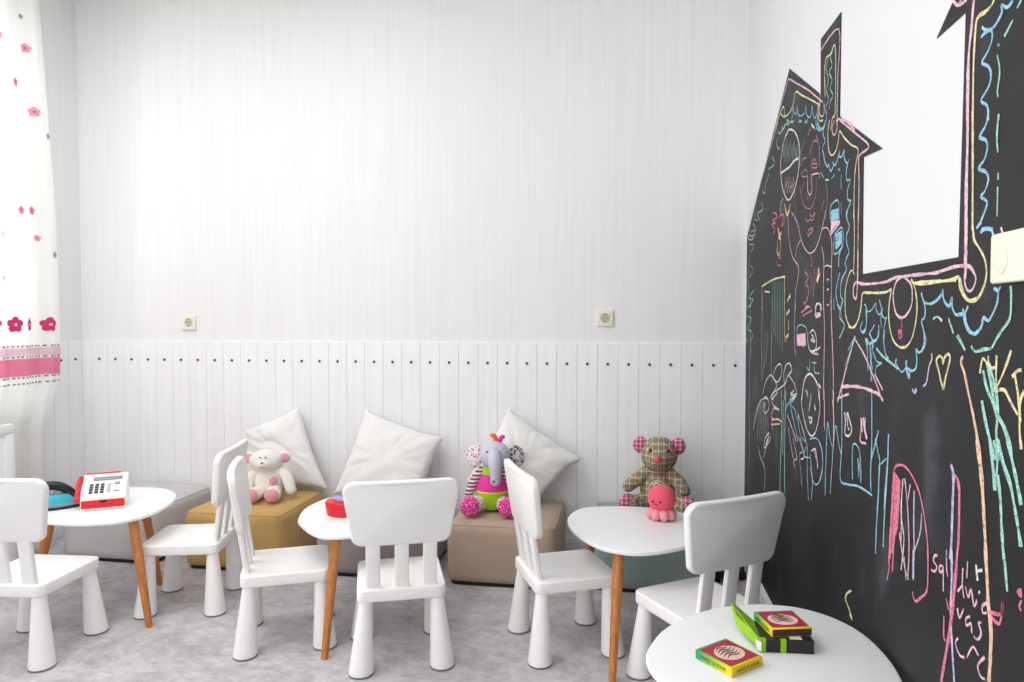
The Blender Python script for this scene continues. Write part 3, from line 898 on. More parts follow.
  ('p',5,[1284,742,1273,728,1264,745,1253,721,1244,735]),
  ('p',5,[1235,754,1238,748]),
  ('p',5,[1207,746,1225,733,1224,722,1212,727]),
  ('r',6,[1204,732,1169,743,1165,764,1172,727,1195,726]),
 ],
 'word_writing#3': [
  ('p',5,[1310,694,1302,680,1287,702]),
  ('p',5,[1265,698,1278,689,1276,678,1261,688,1258,673]),
  ('p',5,[1226,705,1236,699,1227,688,1235,673,1250,670]),
 ],
 'word_writing#4': [
  ('p',5,[1304,643,1314,630,1299,616,1281,620]),
  ('p',5,[1272,624,1253,652,1234,646]),
  ('p',6,[1227,640,1214,653]),
  ('p',5,[1224,643,1235,628,1226,616,1211,618]),
  ('r',9,[1126,798,1117,793,1119,803]),
  ('r',5,[1114,787,1120,776,1115,771]),
 ],
 'yellow_tick_drawing': [
  ('y',7,[1883,501,1919,478,1930,460]),
  ('y',6,[1930,460,1901,448,1872,432]),
  ('y',8,[1892,436,1872,429]),
 ],
}

# ================================================================== THE ROOM
CEIL = 3.12
YB = -2.4
bm = bmesh.new(); box(bm, LEFT_X-0.3, RIGHT_X+0.2, YB, WALL_Y+0.2, -0.1, 0.0); struct('floor', bm, M['carpet'])
bm = bmesh.new(); box(bm, LEFT_X-0.3, RIGHT_X+0.2, YB, WALL_Y+0.2, CEIL, CEIL+0.1); struct('ceiling', bm, M['ceiling'])
bm = bmesh.new(); box(bm, LEFT_X-0.3, RIGHT_X+0.2, WALL_Y+0.010, WALL_Y+0.2, 0.0, CEIL); struct('wall_back', bm, M['wallpaper'])
bm = bmesh.new(); box(bm, RIGHT_X, RIGHT_X+0.2, YB, WALL_Y+0.010, 0.0, CEIL); struct('wall_right', bm, M['paint'])
# left wall with two window openings
WZ0, WZ1 = 0.78, 2.72
WINDOWS = [(1.45, 3.10), (-1.95, 0.25)]
WY1 = WINDOWS[0][1]
bm = bmesh.new()
ys = [WALL_Y+0.010]
for y0, y1 in WINDOWS: ys += [y1, y0]
ys.append(YB)
for k in range(0, len(ys), 2): box(bm, LEFT_X-0.3, LEFT_X, ys[k+1], ys[k], 0.0, CEIL)
for y0, y1 in WINDOWS:
    box(bm, LEFT_X-0.3, LEFT_X, y0, y1, 0.0, WZ0); box(bm, LEFT_X-0.3, LEFT_X, y0, y1, WZ1, CEIL)
struct('wall_left', bm, M['wallpaper'])
gl = NT('window_glass')
_tr = gl.n('ShaderNodeBsdfTransparent'); _gs = gl.n('ShaderNodeBsdfGlossy'); _gs.inputs['Roughness'].default_value = 0.02
_mx = gl.n('ShaderNodeMixShader'); _fr = gl.n('ShaderNodeFresnel'); _fr.inputs['IOR'].default_value = 1.2
gl.l(_fr.outputs[0], _mx.inputs[0]); gl.l(_tr.outputs[0], _mx.inputs[1]); gl.l(_gs.outputs[0], _mx.inputs[2]); gl.l(_mx.outputs[0], gl.out.inputs[0])
fx0, fx1 = LEFT_X-0.27, LEFT_X-0.20
for i, (WY0, WY1_) in enumerate(WINDOWS):
    bm = bmesh.new()
    box(bm, fx0, fx1, WY0, WY0+0.06, WZ0, WZ1, 0.006); box(bm, fx0, fx1, WY1_-0.06, WY1_, WZ0, WZ1, 0.006)
    box(bm, fx0, fx1, WY0, WY1_, WZ0, WZ0+0.06, 0.006); box(bm, fx0, fx1, WY0, WY1_, WZ1-0.06, WZ1, 0.006)
    yy = (WY0+WY1_)/2; box(bm, fx0, fx1, yy-0.035, yy+0.035, WZ0, WZ1, 0.006)
    win = struct('window_%d' % (i+1), bm, M['trim'])
    bm = bmesh.new(); box(bm, LEFT_X-0.19, LEFT_X+0.06, WY0-0.04, WY1_+0.04, WZ0-0.035, WZ0, 0.008); struct('window_sill', bm, M['trim'], win)
    bm = bmesh.new(); box(bm, fx0+0.03, fx0+0.036, WY0+0.05, WY1_-0.05, WZ0+0.05, WZ1-0.05); struct('window_pane', bm, gl.m, win)

# wainscot of vertical planks, each with its screw
PLW = 0.10358
SCREW0 = 0.5293
bm = bmesh.new()
x = SCREW0 + PLW/2
while x > LEFT_X+0.002:
    x0 = max(x-PLW+0.0005, LEFT_X); x1 = min(x-0.0005, RIGHT_X)
    box(bm, x0, x1, WALL_Y, WALL_Y+0.0098, 0.0, 1.082, 0.0010, 1)
    x -= PLW
wain = struct('trim_1', bm, M['planks'])
def screw(name, p, parent, axis):
    b = bmesh.new()
    d = Vector((0, -1, 0)) if axis == 'y' else Vector((1, 0, 0))
    r = Matrix.Rotation(PI/2, 4, 'X') if axis == 'y' else Matrix.Rotation(PI/2, 4, 'Y')
    bmesh.ops.create_cone(b, segments=12, radius1=0.0076, radius2=0.0055, depth=0.006, cap_ends=True, matrix=Matrix.Translation(Vector(p)+d*0.003) @ r)
    o = obj(name, b, M['screw'], parent)
    o['label'] = 'dark round screw head'
for k in range(36):
    xx = SCREW0 - PLW*k
    if xx > LEFT_X+0.02: screw('screw', (xx, WALL_Y, 0.976), wain, 'y')
bm = bmesh.new()
y = WALL_Y
while y > WY1+0.05:
    box(bm, LEFT_X, LEFT_X+0.0098, y-PLW+0.0012, y-0.0012, 0.0, 1.082, 0.0010, 1); y -= PLW
wl = struct('trim_2', bm, M['planks'])
for k in range(3): screw('screw', (LEFT_X+0.0098, WALL_Y-0.055-PLW*k, 0.976), wl, 'x')
# baseboards
def baseboard(name, pts0, pts1, h, t, inward):
    b = bmesh.new()
    prof = [(0, 0), (t, 0), (t, h*0.72), (t*0.75, h*0.80), (t*0.7, h*0.92), (t*0.35, h), (0, h)]
    loops = []
    for p in (pts0, pts1):
        loops.append([Vector(p) + Vector(inward)*a + Vector((0, 0, z)) for a, z in prof])
    rings(b, loops); return struct(name, b, M['trim'])
baseboard('baseboard_back', (LEFT_X, WALL_Y, 0), (RIGHT_X, WALL_Y, 0), 0.082, 0.014, (0, -1, 0))
baseboard('baseboard_right', (RIGHT_X, YB, 0), (RIGHT_X, WALL_Y-0.014, 0), 0.072, 0.014, (-1, 0, 0))
baseboard('baseboard_left', (LEFT_X+0.0098, YB, 0), (LEFT_X+0.0098, WALL_Y-0.014, 0), 0.082, 0.014, (1, 0, 0))

# ------------------------------------------------------------------ sockets and switch
def socket(label, x, z):
    t = thing('wall_socket', label, 'socket', (x, WALL_Y+0.010, z), 0, 'cream wall sockets on the far wall')
    b = bmesh.new(); slab(b, round_rect(0.083, 0.083, 0.007), 0, 0.011, 0.003, place=lambda v: Vector((v.x, -v.z, v.y))); obj('cover_plate', b, M['cream'], t)
    b = bmesh.new()
    n = 28; loops = []
    for r, d in ((0.024, 0.011), (0.024, 0.0125), (0.0215, 0.0125), (0.0205, 0.0112), (0.0195, 0.0114)):
        loops.append([Vector((r*math.cos(2*PI*k/n), -d, r*math.sin(2*PI*k/n))) for k in range(n)])
    rings(b, loops); obj('socket_well', b, M['sockwell'], t)
    b = bmesh.new()
    for sx in (-1, 1): bmesh.ops.create_cone(b, segments=10, radius1=0.003, radius2=0.003, depth=0.001, cap_ends=True, matrix=Matrix.Translation((sx*0.0085, -0.0122, 0)) @ Matrix.Rotation(PI/2, 4, 'X'))
    box(b, -0.003, 0.003, -0.0125, -0.0113, 0.0165, 0.021); box(b, -0.003, 0.003, -0.0125, -0.0113, -0.021, -0.0165)
    obj('contact', b, M['screw'], t)
    return t
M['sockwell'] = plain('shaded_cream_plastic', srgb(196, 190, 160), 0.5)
socket('cream wall socket at the left, above the grey pouf', -2.425, 1.186)
socket('cream wall socket at the right, above the pointed pillow and elephant', -0.107, 1.210)
t = thing('light_switch', 'cream double light switch plate on the blackboard at the right edge', 'light switch', (RIGHT_X-0.004, 1.120, 1.295))
b = bmesh.new(); slab(b, round_rect(0.155, 0.077, 0.006), 0, 0.012, 0.003, place=lambda v: Vector((-v.z, v.x, v.y))); obj('switch_plate', b, M['cream'], t)
for yy in (0.042, -0.036):
    b = bmesh.new(); loops = []
    for r, d in ((1.0, 0.0118), (1.0, 0.0135), (0.86, 0.015), (0.5, 0.0155)):
        loops.append([Vector((-d, yy+0.0175*r*math.cos(2*PI*k/28), 0.002+0.0265*r*math.sin(2*PI*k/28))) for k in range(28)])
    rings(b, loops); obj('switch_rocker', b, M['cream'], t)

# ================================================================== CHAIRS
def make_chair(label):
    t = thing('child_chair', label, 'chair', (0, 0, 0), 0, 'white plastic children chairs around the tables')
    # seat with a shallow dish and a turned-down apron
    b = bmesh.new()
    def seat_place(v):
        d = max(0.0, 1-(v.x/0.13)**4)*max(0.0, 1-(v.y/0.13)**4)
        return Vector((v.x, v.y+0.002, v.z - (0.004*d if v.z > 0.28 else 0)))
    ol = round_rect(0.302, 0.312, 0.028, 7)
    slab(b, ol, 0.246, 0.289, 0.007, 4, seat_place)
    obj('seat', b, M['plastic'], t, angle=30)
    for sx in (-1, 1):
        for sy in (-1, 1):
            b = bmesh.new()
            top = (sx*0.121, sy*0.124, 0.248); bot = (sx*0.1375, sy*0.1375, 0.005)
            lathe(b, [(0, 0.0215), (0.04, 0.0232), (0.12, 0.0245), (0.4, 0.0303), (0.7, 0.0362), (0.96, 0.0418), (0.985, 0.0420), (1.0, 0.0412)], top, bot, 32)
            lg = obj('leg', b, M['plastic'], t)
            b = bmesh.new()
            lathe(b, [(0, 0.0412), (0.2, 0.0425), (0.8, 0.0425), (1, 0.0412)], (bot[0], bot[1], 0.007), (bot[0], bot[1], 0.0002), 32)
            pd = obj('foot_pad', b, M['pad'], lg); pd['label'] = 'grey foot pad'
    yb = lambda z: -0.131 - (z-0.285)*0.142           # the back leans away
    for sx in (-1, 0, 1):
        b = bmesh.new(); x0 = sx*0.096
        loops = []
        for z in (0.280, 0.300, 0.36, 0.42, 0.458):
            w = 0.024 + (0.002 if z < 0.29 else 0)
            loops.append([Vector((x0+p[0], yb(z)+p[1], z)) for p in round_rect(2*w, 0.019, 0.005, 3)])
        rings(b, loops); obj('slat', b, M['plastic'], t)
    b = bmesh.new()
    zc = 0.552; hh = 0.222
    ol = [(p[0], p[1] + 0.008*(1-(p[0]/0.19)**2)*(1 if p[1] > 0.05 else 0)) for p in round_rect(0.338, hh, 0.036, 8, 0.388)]
    pts = []
    for i in range(len(ol)):                    # extra points along the long edges so the panel can bow
        a = Vector(ol[i]); c = Vector(ol[(i+1) % len(ol)]); m = max(1, int((c-a).length/0.025))
        for k in range(m): pts.append(tuple(a.lerp(c, k/m)))
    def bow(v):
        z = zc + v.y
        return Vector((v.x, yb(z) - 0.014 + v.z + 0.012*(v.x/0.19)**2, z))
    bb = bmesh.new()
    slab(b, pts, 0.0, 0.028, 0.009, 4, bow)
    # turn the two big caps into fans of quads that follow the bow
    obj('backrest', b, M['plastic'], t, angle=30)
    return t

CHAIRS = [  # x, y, facing (degrees), label
    (-2.135, 2.179, 94.6, 'white plastic child chair with its back to us at the left picture edge'),
    (-1.822, 2.652, 194.5, 'white plastic child chair side-on, tucked to the table with the toy cash register'),
    (-1.272, 2.424, 25.5, 'white plastic child chair side-on in front of the mustard pouf'),
    (-0.803, 2.369, 111.0, 'white plastic child chair with its back to us in front of the plum pouf'),
    (-0.224, 2.539, 24.5, 'white plastic child chair side-on in front of the beige pouf'),
    (0.238, 2.303, 124.4, 'shaded white child chair turned away, beside the blackboard and behind the front table')]
first = make_chair(CHAIRS[0][3])
for i, (x, y, a, lab) in enumerate(CHAIRS):
    if i == 0: first.location = (x, y, 0); first.rotation_euler = (0, 0, math.radians(a-90))
    else: dup(first, (x, y, 0), math.radians(a-90), lab)

# ================================================================== TABLES
def table(label, outline, ztop, legs):
    ol = smooth_loop([(p[0], p[1], 0) for p in outline], 8)
    c = sum((Vector((p.x, p.y, 0)) for p in ol), Vector())/len(ol)
    t = thing('kids_table', label, 'table', (c.x, c.y, 0), 0, 'white children tables with wooden legs')
    b = bmesh.new(); slab(b, [(p.x-c.x, p.y-c.y) for p in ol], ztop-0.015, ztop, 0.005, 4)
    obj('tabletop', b, M['lacquer'], t, angle=30)
    for (tx, ty), (gx, gy) in legs:
        b = bmesh.new()
        lathe(b, [(0, 0.0185), (0.02, 0.019), (0.3, 0.0185), (0.98, 0.0125), (1, 0.0115)], (tx-c.x, ty-c.y, ztop-0.0145), (gx-c.x, gy-c.y, 0.0), 20)
        lg = obj('leg', b, M['wood'], t); lg['label'] = 'round tapered honey wood leg'
    return t
TZ = 0.42
table('white rounded table holding the toy cash register and toy iron',
      [(-1.90, 2.45), (-1.90, 2.56), (-1.935, 2.69), (-1.99, 2.785), (-2.06, 2.845), (-2.14, 2.878), (-2.24, 2.88), (-2.34, 2.86), (-2.43, 2.80), (-2.48, 2.70), (-2.46, 2.57), (-2.37, 2.42), (-2.26, 2.335), (-2.15, 2.317), (-2.07, 2.324), (-2.0, 2.342), (-1.94, 2.378)],
      TZ, [((-1.945, 2.455), (-1.834, 2.395)), ((-2.305, 2.44), (-2.381, 2.406)), ((-2.135, 2.755), (-2.083, 2.795))])
table('white rounded table behind the back-turned chair, red toy on it',
      [(-1.267, 2.51), (-1.307, 2.633), (-1.312, 2.73), (-1.29, 2.83), (-1.22, 2.90), (-1.11, 2.92), (-1.0, 2.90), (-0.87, 2.83), (-0.78, 2.72), (-0.76, 2.60), (-0.81, 2.48), (-0.89, 2.40), (-0.99, 2.348), (-1.034, 2.33), (-1.082, 2.327), (-1.149, 2.369), (-1.232, 2.456)],
      TZ, [((-1.058, 2.395), (-1.049, 2.267)), ((-1.10, 2.80), (-1.09, 2.90)), ((-0.788, 2.60), (-0.722, 2.645))])
table('white rounded table with the coral octopus standing on it',
      [(-0.225, 2.70), (-0.19, 2.835), (-0.12, 2.888), (-0.0, 2.911), (0.10, 2.908), (0.20, 2.872), (0.28, 2.79), (0.31, 2.68), (0.29, 2.55), (0.207, 2.43), (0.08, 2.345), (-0.01, 2.336), (-0.10, 2.388), (-0.19, 2.54)],
      TZ, [((-0.022, 2.395), (-0.041, 2.264)), ((-0.128, 2.80), (-0.165, 2.885)), ((0.268, 2.56), (0.345, 2.78))])
FZ = 0.46
table('white rounded table in the front corner with the sweet boxes',
      [(0.046, 1.53), (0.062, 1.597), (0.095, 1.675), (0.161, 1.76), (0.242, 1.823), (0.322, 1.855), (0.38, 1.863), (0.445, 1.853), (0.506, 1.811), (0.550, 1.74), (0.568, 1.648), (0.568, 1.546), (0.545, 1.44), (0.48, 1.34), (0.38, 1.285), (0.27, 1.28), (0.16, 1.32), (0.09, 1.40), (0.055, 1.47)],
      FZ, [((0.145, 1.50), (0.085, 1.455)), ((0.37, 1.75), (0.38, 1.85)), ((0.42, 1.42), (0.47, 1.36))])

# ================================================================== POUFS
def pouf(label, x0, x1, y0, y1, h, mat, rot=0.0):
    cx, cy = (x0+x1)/2, (y0+y1)/2; w, d = (x1-x0)/2, (y1-y0)/2
    b = bmesh.new()
    r = 0.038
    N = 14
    res = bmesh.ops.create_cube(b, size=2.0)
    bmesh.ops.subdivide_edges(b, edges=b.edges[:], cuts=N, use_grid_fill=True)
    for v in b.verts:
        p = v.co.copy()
        q = Vector((p.x*w, p.y*d, p.z*h/2))
        inner = Vector((max(-w+r, min(w-r, q.x)), max(-d+r, min(d-r, q.y)), max(-h/2+r, min(h/2-r, q.z))))
        dv = q-inner
        if dv.length > 1e-6: q = inner + dv.normalized()*r
        bulge = 0.006*(1-p.x**2)*(1-p.y**2) if abs(p.z) > 0.99 and p.z > 0 else 0
        q.z += bulge
        if abs(p.y) > 0.99: q.y += math.copysign(0.006*(1-p.x**2)*(1-p.z**2), p.y)
        if abs(p.x) > 0.99: q.x += math.copysign(0.004*(1-p.y**2)*(1-p.z**2), p.x)
        q += Vector((noise.noise(q*9)*0.0025, noise.noise(q*9+Vector((5, 0, 0)))*0.0025, 0))
        q.z = max(q.z + h/2, 0) + 0.008
        v.co = q
    o = obj('pouf', b, mat)
    o.location = (cx, cy, 0); o.rotation_euler = (0, 0, rot)
    tag(o, label, 'pouf', 'square upholstered poufs along the far wall')
    b = bmesh.new()
    loop = [(p[0], p[1]) for p in round_rect(2*w-0.03, 2*d-0.03, 0.03, 5)]
    slab(b, loop, 0.0, 0.016, 0.002); obj('base', b, M['black'], o)  # inset black plinth, added as the dark shadow line under the pouf
    b = bmesh.new()
    rr = [Vector((p[0], p[1], h-0.004)) for p in round_rect(2*w-0.018, 2*d-0.018, 0.022, 6)]
    rad = 0.0022; loops = []
    n = len(rr)
    for i in range(n):
        tdir = (rr[(i+1) % n]-rr[i-1]).normalized(); s = Vector((tdir.y, -tdir.x, 0))
        loops.append([rr[i] + s*(rad*math.cos(a)) + Vector((0, 0, rad*math.sin(a))) for a in (0, PI/3, 2*PI/3, PI, 4*PI/3, 5*PI/3)])
    loops.append(loops[0]); rings(b, loops, close=False); bmesh.ops.remove_doubles(b, verts=b.verts[:], dist=1e-5)
    obj('seam', b, mat, o)
    return o
PH = 0.278
pouf('light grey square pouf in the left corner behind the first table', -2.79, -2.265, 3.005, 3.49, PH, M['pouf_grey'])
pouf('mustard yellow square pouf under the white bear', -2.100, -1.600, 2.988, 3.495, PH, M['pouf_mustard'])
pouf('plum grey square pouf under the middle pillow, half hidden by a chair', -1.44, -0.90, 3.012, 3.495, PH, M['pouf_plum'])
pouf('beige square pouf under the patchwork elephant', -0.80, -0.30, 3.000, 3.49, PH, M['pouf_beige'])
pouf('grey teal square pouf under the checked teddy bear', -0.146, 0.345, 3.035, 3.50, PH, M['pouf_teal'])

# ================================================================== PILLOWS
def pillow(label, bl, br, tr, tl, thick, seed):
    bl, br, tr, tl = map(Vector, (bl, br, tr, tl))
    c = (bl+br+tr+tl)/4
    N = 40
    nrm = (br-bl).cross(tl-bl).normalized()
    if nrm.y > 0: nrm = -nrm
    b = bmesh.new()
    grid = {}
    for side in (1, -1):
        for i in range(N+1):
            for j in range(N+1):
                edge = i in (0, N) or j in (0, N)
                if edge and side == -1:
                    grid[(side, i, j)] = grid[(1, i, j)]; continue
                u, v = 2*i/N-1, 2*j/N-1
                pin = 0.075
                uu = u*(1-pin*(1-v*v)*abs(u)); vv = v*(1-pin*(1-u*u)*abs(v))
                s, q = (uu+1)/2, (vv+1)/2
                p = bl*(1-s)*(1-q) + br*s*(1-q) + tr*s*q + tl*(1-s)*q
                f = max(0.0, (1-u*u)*(1-v*v))
                f = f**0.42
                e = 1-min(1, f*1.4)
                wr = noise.noise(Vector((u*2.4+seed, v*2.4, 1.0)))*0.010*f
                ang = math.atan2(v, u); rr = math.hypot(u, v)
                wr += abs(noise.noise(Vector((ang*3.2+seed, rr*0.8, 2.0))))*0.020*f*min(1, rr)
                wr -= 0.012*f*math.exp(-((u*0.8+v*1.0-0.15+0.5*noise.noise(Vector((u+seed, v, 3))))/0.09)**2)*max(0, v+0.6)
                p = p + nrm*side*(thick*0.5*f) + nrm*(wr if side == 1 else 0)
                p += Vector((noise.noise(Vector((u*3, v*3, seed)))*0.006, 0, noise.noise(Vector((v*3, u*3, seed+4)))*0.006))*(1 if not edge else 1)
                grid[(side, i, j)] = b.verts.new(p-c)
    for side in (1, -1):
        for i in range(N):
            for j in range(N):
                q = [grid[(side, i, j)], grid[(side, i+1, j)], grid[(side, i+1, j+1)], grid[(side, i, j+1)]]
                if side == -1: q.reverse()
                try: b.faces.new(q)
                except ValueError: pass
    o = obj('pillow', b, M['linen'], angle=80)
    o.location = c
    tag(o, label, 'pillow', 'off-white linen pillows leaning on the planks')
    # piped hem
    b = bmesh.new()
    ringp = [grid for grid in ()]
    return o
pillow('off-white linen pillow behind the white bear', (-1.95, 3.41, 0.315), (-1.552, 3.41, 0.310), (-1.740, 3.47, 0.735), (-2.06, 3.47, 0.60), 0.10, 1.0)
pillow('off-white linen pillow in the middle, propped above the plum pouf', (-1.49, 3.33, 0.300), (-1.01, 3.31, 0.300), (-0.93, 3.45, 0.590), (-1.365, 3.475, 0.728), 0.15, 5.0)
pillow('off-white linen pillow standing on a corner behind the elephant', (-0.80, 3.36, 0.38), (-0.425, 3.33, 0.315), (-0.218, 3.44, 0.508), (-0.592, 3.47, 0.757), 0.14, 9.0)

# ================================================================== SOFT TOYS
def yaw_to_camera(x, y, extra=0.0):
    return math.atan2(-y, -x) + PI/2 + extra          # toys are built facing -Y
def local(o):
    return lambda v: v
# ---- white bear
x, y = -1.805, 3.265
t = thing('toy_bear', 'white plush bear with pink ears sitting on the mustard pouf', 'soft toy', (x, y, PH+0.018), math.radians(14)); t.scale = (1, 1, 0.92)
b = bmesh.new(); ball(b, (0, 0, 0.085), (0.078, 0.066, 0.088)); ball(b, (0, 0, 0.135), (0.056, 0.05, 0.05)); obj('body', b, M['plush_white'], t)
b = bmesh.new(); ball(b, (-0.008, -0.015, 0.205), (0.084, 0.068, 0.062)); ball(b, (-0.008, -0.062, 0.195), (0.042, 0.034, 0.032)); hd = obj('head', b, M['plush_white'], t)
for sx in (-1, 1):
    b = bmesh.new(); ball(b, (-0.008+sx*0.088, -0.004, 0.220), (0.032, 0.017, 0.034)); er = obj('ear', b, M['plush_white'], hd)
    er['label'] = 'white ear lined with pink'
    b = bmesh.new(); ball(b, (-0.008+sx*0.090, -0.016, 0.218), (0.025, 0.011, 0.027)); obj('ear_lining', b, M['plush_pink'], hd)
    b = bmesh.new(); ball(b, (-0.008+sx*0.013, -0.079, 0.234), 0.0042); obj('eye', b, M['eye'], hd)
b = bmesh.new(); ball(b, (-0.008, -0.097, 0.208), (0.006, 0.004, 0.004)); obj('nose', b, M['eye'], hd)
b = bmesh.new(); limb(b, [(-0.022, -0.094, 0.184), (-0.008, -0.0975, 0.180), (0.006, -0.094, 0.184)], [0.0013]*3, 6, 4); obj('mouth', b, M['thread'], hd)
b = bmesh.new(); limb(b, [(0.045, 0, 0.150), (0.095, -0.030, 0.115), (0.122, -0.050, 0.045)], [0.030, 0.029, 0.027]); obj('arm', b, M['plush_white'], t)
b = bmesh.new(); limb(b, [(-0.045, 0, 0.150), (-0.088, -0.028, 0.105), (-0.092, -0.06, 0.045)], [0.030, 0.029, 0.027]); obj('arm', b, M['plush_white'], t)
for sx in (-1, 1):
    b = bmesh.new(); limb(b, [(sx*0.030, -0.02, 0.040), (sx*0.046, -0.085, 0.036), (sx*0.050, -0.125, 0.040)], [0.038, 0.036, 0.038]); lg = obj('leg', b, M['plush_white'], t)
    b = bmesh.new(); ball(b, (sx*0.050, -0.148, 0.044), (0.035, 0.020, 0.036)); s_ = obj('sole', b, M['plush_pink'], lg); s_['label'] = 'pink foot sole'
b = bmesh.new(); ball(b, (0.036, -0.054, 0.098), (0.023, 0.012, 0.026), Matrix.Rotation(0.5, 4, 'Z')); p_ = obj('belly_patch', b, M['plush_pink'], t); p_['label'] = 'pink dotted patch'

# ---- elephant
x, y = -0.628, 3.225
t = thing('toy_elephant', 'patchwork elephant soft toy in pink and lime on the beige pouf', 'soft toy', (x, y, PH+0.018), math.radians(4))
b = bmesh.new(); lathe(b, [(0, 0.03), (0.05, 0.062), (0.25, 0.082), (0.45, 0.084)], (0, 0, 0.0), (0, 0, 0.20), 32); obj('lower_body', b, M['limefelt'], t)
b = bmesh.new(); lathe(b, [(0, 0.084), (1, 0.083)], (0, 0, 0.0895), (0, 0, 0.0975), 32); q = obj('waistband', b, M['cardyel0'], t)
b = bmesh.new(); lathe(b, [(0, 0.083), (0.3, 0.080), (0.7, 0.067), (1, 0.054)], (0, 0, 0.097), (0, 0, 0.172), 32); obj('middle_body', b, M['magenta'], t)
b = bmesh.new(); lathe(b, [(0, 0.054), (0.5, 0.050), (1, 0.036)], (0, 0, 0.172), (0, 0, 0.222), 32); obj('collar', b, M['limefelt'], t)
b = bmesh.new(); ball(b, (0.012, -0.02, 0.262), (0.072, 0.066, 0.070)); limb(b, [(0.016, -0.070, 0.272), (0.022, -0.105, 0.235), (0.026, -0.112, 0.190), (0.026, -0.108, 0.158)], [0.034, 0.030, 0.025, 0.024], 16, 6); hd = obj('head', b, M['plush_lav'], t)
b = bmesh.new(); ball(b, (0.026, -0.131, 0.158), (0.015, 0.004, 0.013)); q = obj('trunk_tip', b, M['greyfloral'], hd)
for sx in (-1, 1):
    b = bmesh.new(); ball(b, (0.012+sx*0.028, -0.083, 0.288), 0.0045); obj('eye', b, M['eye'], hd)
b = bmesh.new(); ball(b, (-0.085, 0.0, 0.252), (0.042, 0.014, 0.058), Matrix.Rotation(0.15, 4, 'Y')); e = obj('ear', b, M['floral'], hd); e['label'] = 'white ear with pink flowers'
b = bmesh.new(); ball(b, (0.112, 0.012, 0.252), (0.040, 0.014, 0.054), Matrix.Rotation(-0.15, 4, 'Y')); e = obj('ear', b, M['greyfloral'], hd); e['label'] = 'grey printed ear'
b = bmesh.new(); limb(b, [(0.020, -0.02, 0.325), (0.012, -0.026, 0.352), (0.000, -0.028, 0.358)], [0.011, 0.012, 0.010]); q = obj('hair_tuft', b, M['orange'], hd); q['label'] = 'orange felt tuft'
b = bmesh.new(); limb(b, [(0.034, -0.02, 0.322), (0.042, -0.024, 0.345), (0.052, -0.024, 0.350)], [0.010, 0.011, 0.010]); q = obj('hair_tuft', b, M['magenta'], hd); q['label'] = 'magenta felt tuft'
for sx in (-1, 1):
    b = bmesh.new(); limb(b, [(sx*0.050, 0, 0.185), (sx*0.082, -0.022, 0.145), (sx*0.108, -0.04, 0.082)], [0.022, 0.022, 0.021]); q = obj('arm', b, M['armstripe'], t); q['label'] = 'striped jersey arm'
    b = bmesh.new(); limb(b, [(sx*0.045, -0.03, 0.038), (sx*0.078, -0.10, 0.042), (sx*0.088, -0.125, 0.046)], [0.036, 0.038, 0.044]); lg = obj('leg', b, M['floral'], t)
    b = bmesh.new(); ball(b, (sx*0.088, -0.152, 0.048), (0.044, 0.022, 0.048)); q = obj('sole', b, M['magdots'], lg); q['label'] = 'magenta dotted foot sole'

# ---- checked teddy
x, y = 0.150, 3.345
t = thing('teddy_bear', 'checked tweed teddy bear with pink ears on the grey teal pouf', 'soft toy', (x, y, PH+0.018), math.radians(-2)); t.scale = (0.93, 0.93, 0.96)
b = bmesh.new(); ball(b, (0, 0, 0.10), (0.088, 0.075, 0.105)); ball(b, (0, -0.003, 0.165), (0.065, 0.055, 0.055)); obj('body', b, M['plaid'], t)
b = bmesh.new(); ball(b, (0.008, -0.01, 0.275), (0.092, 0.082, 0.090)); ball(b, (0.004, -0.066, 0.262), (0.056, 0.048, 0.052)); hd = obj('head', b, M['plaid'], t)
b = bmesh.new(); ball(b, (-0.002, -0.114, 0.272), (0.016, 0.010, 0.020)); limb(b, [(-0.002, -0.116, 0.262), (-0.002, -0.114, 0.246)], [0.004, 0.003], 8, 3); q = obj('nose', b, M['octo'], hd); q['label'] = 'pink stitched nose'
for sx in (-1, 1):
    b = bmesh.new(); ball(b, (0.008+sx*0.044, -0.077, 0.306), (0.008, 0.006, 0.008)); obj('eye', b, M['eye'], hd)
    b = bmesh.new(); ball(b, (0.008+sx*0.094, 0.0, 0.318), (0.038, 0.022, 0.042)); q = obj('ear', b, M['plaidpink'], hd); q['label'] = 'pink checked ear'
b = bmesh.new(); limb(b, [(-0.055, -0.01, 0.182), (-0.105, -0.035, 0.150), (-0.145, -0.055, 0.122)], [0.036, 0.033, 0.030]); obj('arm', b, M['plaid'], t)
b = bmesh.new(); limb(b, [(0.055, -0.01, 0.182), (0.100, -0.035, 0.150), (0.132, -0.055, 0.112)], [0.036, 0.033, 0.030]); obj('arm', b, M['plaid'], t)
for sx in (-1, 1):
    b = bmesh.new(); limb(b, [(sx*0.050, -0.03, 0.045), (sx*0.108, -0.085, 0.044), (sx*0.134, -0.112, 0.052)], [0.045, 0.042, 0.044]); lg = obj('leg', b, M['plaid'], t)
    b = bmesh.new(); ball(b, (sx*0.146, -0.132, 0.056), (0.044, 0.026, 0.047), Matrix.Rotation(-sx*0.5, 4, 'Z')); q = obj('sole', b, M['plaidpink'], lg); q['label'] = 'pink checked foot sole'
b = bmesh.new(); n = 20; loops = []
for k in range(n+1):
    a = 2*PI*k/n; loops.append([Vector(((0.012+0.004*math.cos(f))*math.cos(a)-0.004, -0.074+0.003*math.sin(f), 0.135+(0.012+0.004*math.cos(f))*math.sin(a))) for f in (0, 1.05, 2.1, 3.14, 4.2, 5.2)])
rings(b, loops, close=False); q = obj('button', b, M['paper'], t); q['label'] = 'white ring button on the belly'
b = bmesh.new(); n = 32; loops = []
